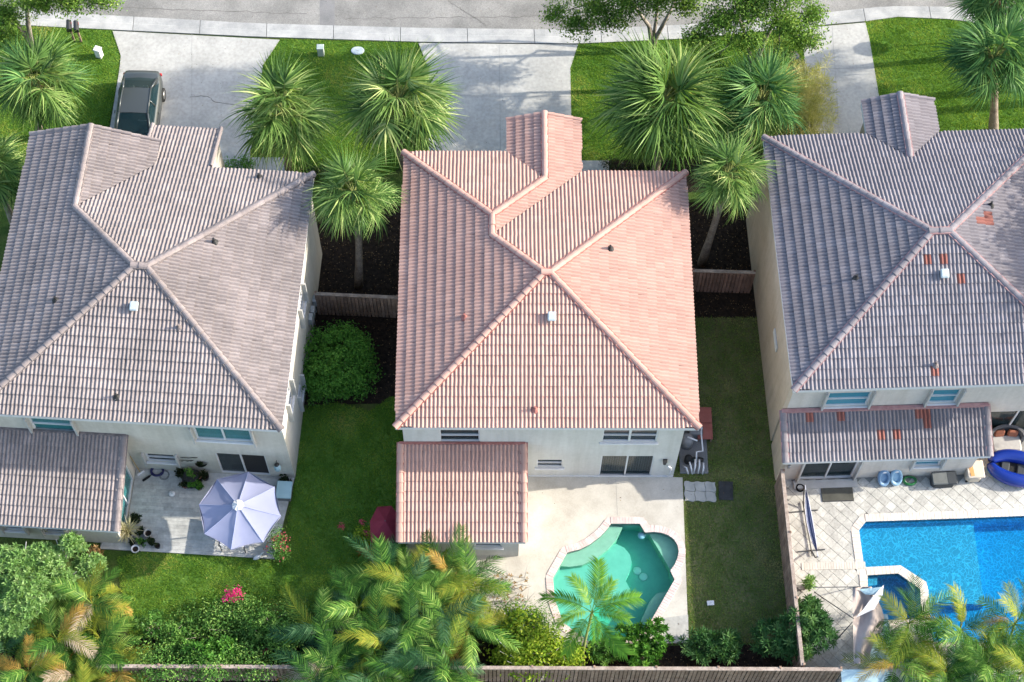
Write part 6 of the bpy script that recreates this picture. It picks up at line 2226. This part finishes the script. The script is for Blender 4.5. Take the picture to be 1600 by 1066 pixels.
t = thing('plant_stand', 'tiered plant stand crowded with dark potted plants by the left house wall', 'plant stand', (*at2(302, 752, .06), .06))
for z, r_ in ((.25, .42), (.62, .30)):
    MB().lathe([(r_, 0), (r_, .02)], (0, 0, z), 16).build('shelf', 'black_metal', t)
for a in (0, 2.1, 4.2):
    MB().tube([(.38 * math.cos(a), .38 * math.sin(a), 0), (.2 * math.cos(a), .2 * math.sin(a), .85)], .015, 5).build('leg', 'black_metal', t)
stand_xy = at2(302, 752, .06)
for k, (lab, dx, dy, z, m, pm) in enumerate((
        ('leafy pot on top of the tiered plant stand', .0, .05, .70, 'terracotta_pot', 'vine_leaf'),
        ('dark pot on the left of the lower stand shelf', -.26, .1, .33, 'dark_pot', 'dark_plant'),
        ('dark pot on the near side of the lower stand shelf', .05, -.28, .33, 'dark_pot', 'bush_leaf'),
        ('pot on the right of the lower stand shelf', .28, .05, .33, 'terracotta_pot', 'dark_plant'))):
    o = pot(lab, 0, 0, .11, .16, m, pm, seed=20 + k, n=12)
    o.location = (stand_xy[0] + dx, stand_xy[1] + dy, z)
for k, (lab, x, y, m, pm) in enumerate((('black pot on the floor left of the plant stand', 283, 743, 'dark_pot', 'dark_plant'), ('dark pot on the floor right of the plant stand', 322, 748, 'dark_pot', 'dark_plant'),
                                        ('brown pot on the floor below the plant stand', 290, 760, 'terracotta_pot', 'dark_plant'), ('black pot on the floor to the near right of the plant stand', 312, 763, 'dark_pot', 'bush_leaf'))):
    pot(lab, x, y, .15, .24, m, pm, seed=30 + k, n=14)


def coil(name, label, x, y, r_, m, turns=5, z=.06, tail=None, flat=1.0, group=None, th=.018):
    t = thing(name, label, 'hose', (*at2(x, y, z), z), 0, group)
    pts = []
    for k in range(turns * 16):
        a = 2 * math.pi * k / 16
        q = r_ * (1 - .35 * ((k // 16) % 2) * .4 - .02 * math.sin(k * 1.7))
        pts.append((q * math.cos(a), q * math.sin(a) * flat, th + .03 * (k / 16) / turns * 2 + .01 * math.sin(k)))
    MB().tube(pts, th, 5).build('coil', m, t, True)
    if tail:
        MB().tube(tail, th * .9, 5).build('loose_end', m, t, True)
    return t


coil('garden_hose', 'dark navy coiled hose under the small window of the left house', 246, 737, .26, 'navy_plastic', 7, flat=.8, th=.03)
coil('garden_hose', 'thin loose hose loop beside the navy coil', 257, 743, .20, 'grey_plastic', 2, th=.014)
t = thing('broom', 'yellow handled broom leaning in the inner corner of the left patio', 'broom', (*at2(217, 739, .06), .06))
MB().tube([(.08, -.02, .06), (-.12, .18, 1.35)], .016, 6).build('handle', 'yellow_wood', t)
MB().bbox((.09, -.03, .07), (.32, .08, .12), .02, rad(35)).build('brush', 'white_plastic', t)
t = thing('door_brush', 'small black brush lying on the left patio boards', 'brush', (*at2(229, 748, .06), .06), rad(38))
MB().bbox((0, 0, .04), (.36, .09, .06), .02).build('head', 'black_rubber', t)
MB().tube([(.18, 0, .04), (.34, 0, .05)], .018, 6).build('handle', 'black_rubber', t)
t = thing('robot_disc', 'small round white disc on the boards of the left patio', 'disc', (*at2(269, 772, .06), .06))
MB().lathe([(.12, 0), (.13, .02), (.13, .06), (.11, .075)], n=18).build('disc_body', 'white_plastic', t, True)
MB().lathe([(.04, 0), (.035, .01)], (0, 0, .075), 10).build('button', 'vent_pale', t)
t = thing('storage_bench', 'pale teal storage bench at the right edge of the left patio', 'bench', (*at2(444, 766, .42), .06), rad(-3.4))
MB().bbox((0, 0, .2), (.55, .66, .38), .02).build('bench_body', 'grey_plastic', t)
MB().bbox((0, 0, .41), (.62, .74, .06), .02).build('lid', 'teal_lid', t)
t = pot('spherical plant in a dark pot beside the blue water jug', 446, 754, .17, .22, 'dark_pot', 'dark_plant', seed=50, n=18)
t = thing('garden_lantern', 'glass garden lantern hanging on the left house wall by the corner', 'lantern', tuple(LEFT.W @ Vector((10.95, .30, 1.2))))
MB().lathe([(.05, 0), (.13, .06), (.15, .22), (.10, .38), (.04, .45)], n=10).build('jar', 'sheet_blue', t, True)
MB().lathe([(.07, 0), (.10, .05), (.03, .12)], (0, 0, .45), 10).build('cap', 'black_metal', t)
MB().tube([(0, .14, .62), (0, 0, .68), (0, 0, .56)], .012, 5).build('bracket', 'black_metal', t)
t = thing('wall_basket', 'half round hanging basket on the left house wall', 'basket', tuple(LEFT.W @ Vector((7.85, .32, 1.2))))
V, F = [], []
for i in range(5):
    e = math.pi / 2 * i / 4
    for k in range(9):
        a = math.pi + math.pi * k / 8
        V.append((.26 * math.cos(a) * math.cos(e), .26 * math.sin(a) * math.cos(e) * .8 + .1, -.24 * math.sin(e)))
F = [(i * 9 + k, i * 9 + k + 1, (i + 1) * 9 + k + 1, (i + 1) * 9 + k) for i in range(4) for k in range(8)]
MB().add(V, F).build('bowl', 'dark_pot', t, True)
r = np.random.default_rng(77)
inst('foliage', np_mesh('foliage', *rosettes(r, r.normal(0, .08, (10, 3)) * np.array([1, .5, .2]) + np.array([0, 0, .03]), 8, .12, .05, .4), 'dark_plant'), t)
t = thing('wall_ornament', 'dark scroll ornament on the left house wall above the small one', 'ornament', tuple(LEFT.W @ Vector((7.42, .42, 1.62))))
MB().tube([(-.34, 0, 0), (-.15, -.02, .04), (0, -.02, 0), (.15, -.02, .04), (.34, 0, 0)], .016, 5).build('scroll', 'black_metal', t, True)
MB().tube([(-.3, 0, -.04), (.3, 0, -.04)], .01, 5).build('bar', 'black_metal', t)
t = thing('wall_ornament', 'small pair of dark metal leaves on the left house wall', 'ornament', tuple(LEFT.W @ Vector((7.25, .42, 1.3))))
for k, (x, a) in enumerate(((-.16, .3), (.06, -.3), (.2, .4))):
    MB().add([(x - .14, -.01, 0), (x, -.03, .06), (x + .14, -.01, .02 + a * .1), (x, -.03, -.05)], [(0, 1, 2, 3)]).build('leaf_plate', 'black_metal', t)
t = thing('garden_bird', 'small white bird figure at the near edge of the left patio', 'figure', (*at2(403, 873, 0), 0), rad(25))
MB().lathe([(.01, -.20), (.07, -.12), (.10, 0), (.08, .10), (.02, .19)], n=10, M=Matrix.Translation((0, 0, .18)) @ Matrix.Rotation(rad(75), 4, 'Y')).build('body', 'white_vinyl', t, True)
MB().tube([(.14, 0, .22), (.20, 0, .34), (.23, 0, .38), (.30, 0, .36)], [.04, .03, .035, .008], 6).build('head', 'white_vinyl', t, True)
for y in (-.03, .03):
    MB().tube([(0, y, .12), (0, y, 0)], .008, 4).build('leg', 'tan_plastic', t)
t = pot('potted bougainvillea with dull red flowers at the patio corner', 436, 858, .22, .35, 'pale_pot', None)
r = np.random.default_rng(81)
inst('foliage', np_mesh('foliage', *leaf_cloud(r, [(0, .1, .8, .42, .55, .45), (.1, -.3, .6, .4, .35, .3)], 95, 10, .09, .045, .12, .2), 'vine_leaf'), t)
inst('blossom', np_mesh('blossom', *leaf_cloud(r, [(.15, .05, 1.0, .3, .3, .3), (.2, -.35, .8, .3, .3, .2), (-.35, -.2, .7, .12, .12, .1)], 17, 8, .065, .05, .06, .5), 'coral_flower'), t)

# ================================================================ centre garden things
t = thing('garden_canopy', 'maroon faceted canopy tucked against the left side of the rear room', 'canopy', (*at2(602, 815, 1.9), 0))
R_ = [(-.55, -.75), (.5, -.75), (.62, .2), (.2, .75), (-.35, .7), (-.62, .1)]
zc = 2.0
for k in range(6):
    a, b_ = R_[k], R_[(k + 1) % 6]
    MB().add([(a[0], a[1], zc - .35), (b_[0], b_[1], zc - .35), (0, 0, zc), (a[0], a[1], zc - .5), (b_[0], b_[1], zc - .5)], [(0, 1, 2), (0, 3, 4, 1)]).build('canopy_panel', 'maroon', t)
MB().tube([(0, 0, 0), (0, 0, zc)], .025, 8).build('pole', 'steel_pole', t)
MB().lathe([(.25, 0), (.25, .05), (.05, .1)], n=12).build('base', 'black_metal', t)

# filter plant by the corner of the centre house
t = thing('pool_filter', 'pool pump and filter with white pipes at the centre house corner', 'pool equipment', (*at2(1085, 712, 0), 0))
MB().bbox((-.05, .15, .04), (1.15, 1.9, .10), .02).build('pad', 'asphalt_patch', t)
MB().lathe([(.22, .1), (.26, .15), (.26, .65), (.20, .82), (.08, .88)], (-.32, .45, 0), 14).build('filter_tank', 'grey_plastic', t, True)
MB().lathe([(.13, .0), (.16, .04), (.16, .38), (.10, .48)], (-.30, -.30, .1), 12).build('pump_basket', 'black_rubber', t, True)
MB().tube([(-.30, -.30, .28), (.15, -.30, .28), (.32, -.30, .28)], [.11, .12, .08], 10).build('motor', 'black_metal', t, True)
MB().bbox((.05, .95, .35), (.55, .5, .5), .03).build('heater', 'grey_plastic', t)
for pts in ([(-.42, .98, .9), (-.10, 1.0, .95), (-.10, .85, .95), (.25, .82, .95), (.25, .82, .6), (.28, -.05, .6), (.02, -.08, .6), (.02, -.45, .35)],
            [(-.35, .45, .9), (.05, .30, .85)], [(-.5, -.55, .2), (-.42, -.75, .55), (-.30, -.85, .12)], [(-.28, -.50, .55), (-.22, -.72, .5), (-.14, -.85, .1)],
            [(-.05, -.42, .6), (-.05, -.66, .55), (-.08, -.82, .1)], [(.12, -.42, .6), (.12, -.66, .55), (.10, -.82, .1)], [(.30, -.5, .45), (.30, -.7, .4), (.28, -.85, .1)]):
    MB().tube(pts, .034, 7).build('pipe', 'white_plastic', t, True)
t = thing('flat_panel', 'pair of flat red panels lying beside the centre house wall', 'panel', (*at2(1101, 661, .5), 0))
for k, y in enumerate((-.36, .36)):
    MB().bbox((0, y, .47), (.62, .70, .06), .01).build('panel', 'panel_red', t)
for x in (-.26, .26):
    MB().box((x, 0, .22), (.06, 1.3, .44)).build('support', 'wood_fence', t)
sp = MB()
V = []
W0 = .41
def wave(s):
    return .022 * math.sin(s * 2 * math.pi)
prof = []
N_ = 8
for k in range(N_):
    prof.append((-W0 / 2 + W0 * k / N_, -W0 / 2 + wave(k / N_)))
for k in range(N_):
    prof.append((W0 / 2 + wave(k / N_), -W0 / 2 + W0 * k / N_))
for k in range(N_):
    prof.append((W0 / 2 - W0 * k / N_, W0 / 2 + wave(1 - k / N_)))
for k in range(N_):
    prof.append((-W0 / 2 + wave(1 - k / N_), W0 / 2 - W0 * k / N_))
me = MB().prism(prof, 0, .06).mesh('stepping_stone', 'step_paver')
c0 = at(1094, 768, .05)
lab = ['far left', 'far middle', 'far right', 'near left', 'near middle', 'near right']
t = thing('stepping_path', 'six wavy-edged grey paving stones beside the pool deck', 'paving', (c0.x, c0.y, 0), rad(-1))
for k in range(6):
    inst('paving_stone', me, t, Matrix.Translation(((k % 3 - 1) * .425, (.5 - k // 3) * .425, random.uniform(-.006, .004))) @ Matrix.Rotation(random.gauss(0, .02), 4, 'Z'))
t = thing('rubber_mat', 'black ribbed rubber mat at the end of the wavy paving stones', 'mat', (*at2(1134, 767, .02), 0), rad(-2))
MB().bbox((0, 0, .03), (.58, .80, .04), .005).build('mat_sheet', 'mat_black', t)
for k in range(12):
    MB().box((-.26 + k * .047, 0, .053), (.016, .76, .01)).build('rib', 'mat_black', t)

# ================================================================ right terrace things
t = thing('door_mat', 'worn dark mat in front of the right house sliding door', 'mat', (*at2(1308, 769, .045), .04), rad(2.1))
MB().bbox((0, 0, .02), (1.28, .82, .03), .006).build('mat_sheet', 'mat_charcoal', t)
MB().box((0, -.395, .036), (1.24, .03, .008)).build('border', 'mat_black', t)

hx, hy = at2(1266, 812, .6)
a0, a1 = Vector(at2(1257, 760, .9)), Vector(at2(1277, 872, .9))
hd = (a1 - a0)
HL = hd.length
t = thing('hammock_stand', 'dark steel hammock stand beside the terrace fence', 'stand', (a0.x, a0.y, .04), math.atan2(hd.y, hd.x))
MB().tube([(.35, 0, .07), (HL - .35, 0, .07)], .03, 8).build('beam', 'steel_pole', t)
MB().tube([(.6, 0, .07), (.15, 0, .5), (0, 0, 1.0)], .028, 8).build('arm', 'steel_pole', t)
MB().tube([(HL - .6, 0, .07), (HL - .15, 0, .5), (HL, 0, 1.0)], .028, 8).build('arm', 'steel_pole', t)
for x in (.75, HL - .6):
    MB().tube([(x, -.55, .03), (x, .55, .03)], .028, 8).build('foot', 'steel_pole', t)
t = thing('hammock', 'blue and white striped hammock hanging gathered on its stand', 'hammock', (a0.x, a0.y, .04), math.atan2(hd.y, hd.x))
NS = 9
for k in range(NS):
    V, F = [], []
    for i in range(15):
        s = i / 14
        x = .22 + (HL - .44) * s
        z = 1.0 - .45 * math.sin(math.pi * s)
        wd = .125 * math.sin(math.pi * s) ** .7 + .012
        for j in (k, k + 1):
            u = (j / NS - .5) * 2
            V.append((x, u * wd, z + .16 * abs(u) * math.sin(math.pi * s) + .02 * math.cos(j * 3.1)))
    F = [(2 * i, 2 * i + 1, 2 * i + 3, 2 * i + 2) for i in range(14)]
    MB().add(V, F).build('stripe', 'hammock_navy' if k % 2 else 'hammock_white', t, True)
for x0, x1 in ((0, .24), (HL, HL - .24)):
    MB().tube([(x0, 0, 1.0), (x1, 0, .97)], .02, 5).build('cord', 'hammock_white', t)
coil('rope_coil', 'tangled black cable heap at the head of the hammock', 1250, 763, .16, 'black_rubber', 6, z=.045, th=.02)


def float_toy(label, x, y, m):
    p = at(x, y, .05)
    t = thing('pool_float', label, 'pool float', (p.x, p.y, .045), rad(8), 'blue pool floats on the terrace')
    T = Matrix.Rotation(rad(-38), 4, 'X')
    V, F = [], []
    nu, nv = 16, 8
    for i in range(nu):
        a = 2 * math.pi * i / nu
        for j in range(nv):
            b_ = 2 * math.pi * j / nv
            q = 1 + .30 * math.cos(b_)
            V.append(T @ Vector((.21 * q * math.cos(a), .10 * math.sin(b_), .33 * q * math.sin(a) + .45)))
    F = [(i * nv + j, i * nv + (j + 1) % nv, ((i + 1) % nu) * nv + (j + 1) % nv, ((i + 1) % nu) * nv + j) for i in range(nu) for j in range(nv)]
    MB().add(V, F).build('ring', m, t, True)
    MB().add([T @ Vector((.16 * math.cos(k * .52), .02, .25 * math.sin(k * .52) + .45)) for k in range(12)], [tuple(range(12))]).build('seat', m, t)
    MB().bbox(T @ Vector((0, -.06, .74)), (.16, .10, .07), .02).build('handle', 'white_vinyl', t)


float_toy('darker blue pool float leaning on the right house wall', 1381, 761, 'float_blue')
float_toy('paler blue pool float leaning on the right house wall', 1400, 760, 'float_pale')
coil('garden_hose', 'green coiled garden hose against the right house wall', 1421, 752, .27, 'hose_green', 6, z=.05, flat=.7, th=.03)

p = at2(1475, 748, .4)
t = thing('deck_box', 'grey plastic deck box with a two-tone rounded lid', 'storage box', (*p, .04), rad(2))
MB().bbox((0, 0, .2), (.98, .52, .4), .12).build('box_body', 'box_dark', t)
MB().bbox((-.12, 0, .43), (.76, .54, .07), .05).build('lid', 'box_lid', t)
MB().bbox((.30, 0, .435), (.42, .55, .075), .12).build('lid_end', 'box_dark', t)
p = at2(1522, 736, .5)
t = thing('cool_box', 'tan rounded cool box on short legs by the wicker sofa', 'cool box', (*p, .04), rad(2))
MB().bbox((0, 0, .38), (.66, .72, .5), .14).build('box_body', 'tan_plastic', t)
MB().bbox((0, 0, .66), (.70, .76, .07), .10).build('lid', 'tan_plastic', t)
for x in (-.25, .25):
    for y in (-.28, .28):
        MB().box((x, y, .07), (.07, .07, .14)).build('leg', 'black_rubber', t)
t = thing('towel', 'orange towel draped on the tan cool box', 'towel', (p[0] - .17, p[1] - .02, .735), rad(6))
V = []
for i in range(7):
    for j in range(3):
        V.append((-.08 + .08 * j, -.30 + i * .10, .012 + .012 * math.sin(i * 2.1 + j)))
F = [(i * 3 + j, i * 3 + j + 1, (i + 1) * 3 + j + 1, (i + 1) * 3 + j) for i in range(6) for j in range(2)]
MB().add(V, F).add([(x, y, z - .012) for x, y, z in V], [tuple(reversed(f)) for f in F]).build('cloth', 'orange_cloth', t, True)

p = at2(1572, 690, .4)
t = thing('wicker_sofa', 'grey curved wicker sofa with pale seat under the right house porch', 'sofa', (*p, 0.0), rad(2))
V, F = [], []
n = 13
for k in range(n):
    a = math.pi * k / (n - 1)
    for r_, z in ((.72, 0), (.72, .82), (.60, .82), (.60, .3)):
        V.append((r_ * 1.05 * math.cos(a), r_ * .75 * math.sin(a) + .05, z))
F = [(k * 4 + j, k * 4 + (j + 1) % 4, (k + 1) * 4 + (j + 1) % 4, (k + 1) * 4 + j) for k in range(n - 1) for j in range(4)]
F += [(0, 1, 2, 3), tuple((n - 1) * 4 + j for j in (3, 2, 1, 0))]
MB().add(V, F).build('backrest', 'wicker', t)
MB().bbox((0, -.05, .17), (1.3, .75, .34), .08).build('base', 'wicker', t)
MB().bbox((0, -.08, .40), (1.18, .70, .13), .05).build('seat_cushion', 'seat_cushion', t)
for k, x in enumerate((-.28, .26)):
    c = thing('cushion', ('rust cushion on the wicker sofa, next to the roof edge', 'rust cushion on the wicker sofa, farther from the roof edge')[k], 'cushion', (p[0] + x, p[1] + .24, .47), rad(4 - 9 * k), 'rust cushions on the wicker sofa')
    MB().bbox((0, 0, .15), (.44, .14, .30), .06, M=Matrix.Rotation(rad(-22), 4, 'X')).build('pad', 'rust_cushion', c)
    MB().tube([(-.2, -.02, .02), (.2, -.02, .02)], .012, 4).build('piping', 'rust_cushion', c)

p = at2(1578, 731, .25)
t = thing('inflatable_boat', 'royal blue inflatable pool boat with cyan and white trim', 'inflatable', (*p, .045), rad(-14))
def torus_arc(cx, cy_, z, rx, ry, a0, a1, r_, n=18, m=9):
    pts = [(cx + rx * math.cos(a0 + (a1 - a0) * k / (n - 1)), cy_ + ry * math.sin(a0 + (a1 - a0) * k / (n - 1)), z) for k in range(n)]
    rs = [r_ * (.35 + .65 * math.sin(math.pi * (k + .6) / (n + .2)) ** .5) for k in range(n)]
    return MB().tube(pts, rs, m)
torus_arc(.25, 0, .28, 1.05, .52, rad(14), rad(174), .29).build('tube', 'royal_blue', t, True)
torus_arc(.25, 0, .28, 1.05, .52, rad(186), rad(346), .29).build('tube', 'royal_blue', t, True)
torus_arc(.25, 0, .14, 1.16, .66, rad(195), rad(335), .09).build('rub_strip', 'cyan_vinyl', t, True)
torus_arc(.25, 0, .40, 1.0, .56, rad(30), rad(80), .10).build('patch', 'cyan_vinyl', t, True)
torus_arc(.25, 0, .36, 1.06, .58, rad(225), rad(280), .09).build('patch', 'white_vinyl', t, True)
MB().bbox((.2, 0, .12), (1.7, .62, .14), .06).build('floor', 'black_rubber', t)
for x in (-.2, .45):
    MB().bbox((x, 0, .22), (.35, .52, .10), .04).build('seat', 'box_dark', t)

t = thing('plant_tub', 'black square tub standing on the terrace by the fence', 'tub', (*at2(1268, 957, .4), .04), rad(2))
MB().bbox((0, 0, .22), (.62, .85, .44), .02).build('tub_body', 'black_rubber', t)
MB().box((0, 0, .455), (.66, .89, .03)).box((0, 0, .472), (.52, .75, .008)).build('rim', 'black_metal', t)

# shade cloth slumped over its frame
t = thing('shade_canopy', 'collapsed shade canopy with beige cloth and a white folded edge', 'canopy', (*at2(1355, 985, 0), .04))
org = Vector(at2(1355, 985, 0))
def loc3(x, y, z):
    q = at(x, y, z)
    return Vector((q.x - org.x, q.y - org.y, z - .04))
cloth = MB()
V, F = [], []
nr, ncl = 14, 8
for i in range(nr + 1):
    s = i / nr
    lx = 1332 + 2 * s
    rx = [1362, 1370, 1378, 1382, 1378, 1366, 1360][min(6, int(s * 6.99))]
    rx2 = [1362, 1370, 1378, 1382, 1378, 1366, 1360][min(6, int(s * 6.99) + 1)]
    rx = rx + (rx2 - rx) * (s * 6.99 - int(s * 6.99))
    yy = 917 + 120 * s
    for j in range(ncl + 1):
        u = j / ncl
        z = 1.75 + .14 * math.sin(u * 9 + s * 5) + .10 * math.sin(s * 11 + u * 3) - .35 * u * s
        q = loc3(lx + (rx - lx) * u, yy, z)
        V.append(q)
F = [(i * (ncl + 1) + j, i * (ncl + 1) + j + 1, (i + 1) * (ncl + 1) + j + 1, (i + 1) * (ncl + 1) + j) for i in range(nr) for j in range(ncl)]
cloth.add(V, F).build('cloth', 'canvas_taupe', t, True)
MB().add([loc3(1362, 934, 1.95), loc3(1381, 914, 2.0), loc3(1379, 930, 1.92), loc3(1366, 952, 1.85), loc3(1337, 965, 1.9), loc3(1347, 955, 1.96)], [(0, 1, 2, 3), (5, 0, 3, 4)]).build('folded_edge', 'canvas_white', t)
MB().add([loc3(1342, 921, 1.98), loc3(1378, 917, 2.0), loc3(1368, 930, 1.88), loc3(1352, 929, 1.86)], [(0, 1, 2, 3)]).build('lining', 'sheet_blue', t)
for a, b_ in (((1270, 918, 1.9), (1345, 917, 1.95)), ((1272, 925, .6), (1334, 967, 1.9)), ((1300, 1008, .5), (1332, 972, 1.9)), ((1333, 918, 0.06), (1333, 918, 1.9)), ((1336, 1036, .06), (1334, 1036, 1.85))):
    MB().tube([loc3(*a), loc3(*b_)], .02, 6).build('frame_pole', 'steel_pole', t)
t = thing('blue_sheet', 'pale blue stiff sheet propped beside the beige shade cloth', 'sheet', (*at2(1375, 1000, 0), .04))
org = Vector(at2(1375, 1000, 0))
q = [loc3(1368, 958, 1.3), loc3(1387, 960, 1.3), loc3(1396, 1034, 1.3), loc3(1358, 1036, 1.3)]
MB().add(q + [v - Vector((0, 0, .04)) for v in q], [(3, 2, 1, 0), (4, 5, 6, 7), (0, 1, 5, 4), (1, 2, 6, 5), (2, 3, 7, 6), (3, 0, 4, 7)]).build('sheet_top', 'sheet_blue', t)
for v in q:
    MB().tube([(v.x * .9, v.y * .9, 0), (v.x * .9, v.y * .9, v.z - .04)], .02, 6).build('leg', 'steel_pole', t)
t = thing('shed_lean_to', 'pale blue lean-to sheet beyond the back fence at the bottom edge', 'lean-to', (*at2(1352, 1062, 1.5), 0))
org = Vector(at2(1352, 1062, 1.5))
q = [loc3(1314, 1046, 1.6), loc3(1388, 1045, 1.6), loc3(1402, 1090, 1.6), loc3(1318, 1090, 1.6)]
MB().add(q + [v - Vector((0, 0, .05)) for v in q], [(3, 2, 1, 0), (4, 5, 6, 7), (0, 1, 5, 4), (1, 2, 6, 5), (2, 3, 7, 6), (3, 0, 4, 7)]).build('panel_top', 'sheet_blue', t)
for v in q:
    MB().tube([(v.x * .9, v.y * .9, 0), (v.x * .9, v.y * .9, v.z - .05)], .03, 6).build('leg', 'steel_pole', t)
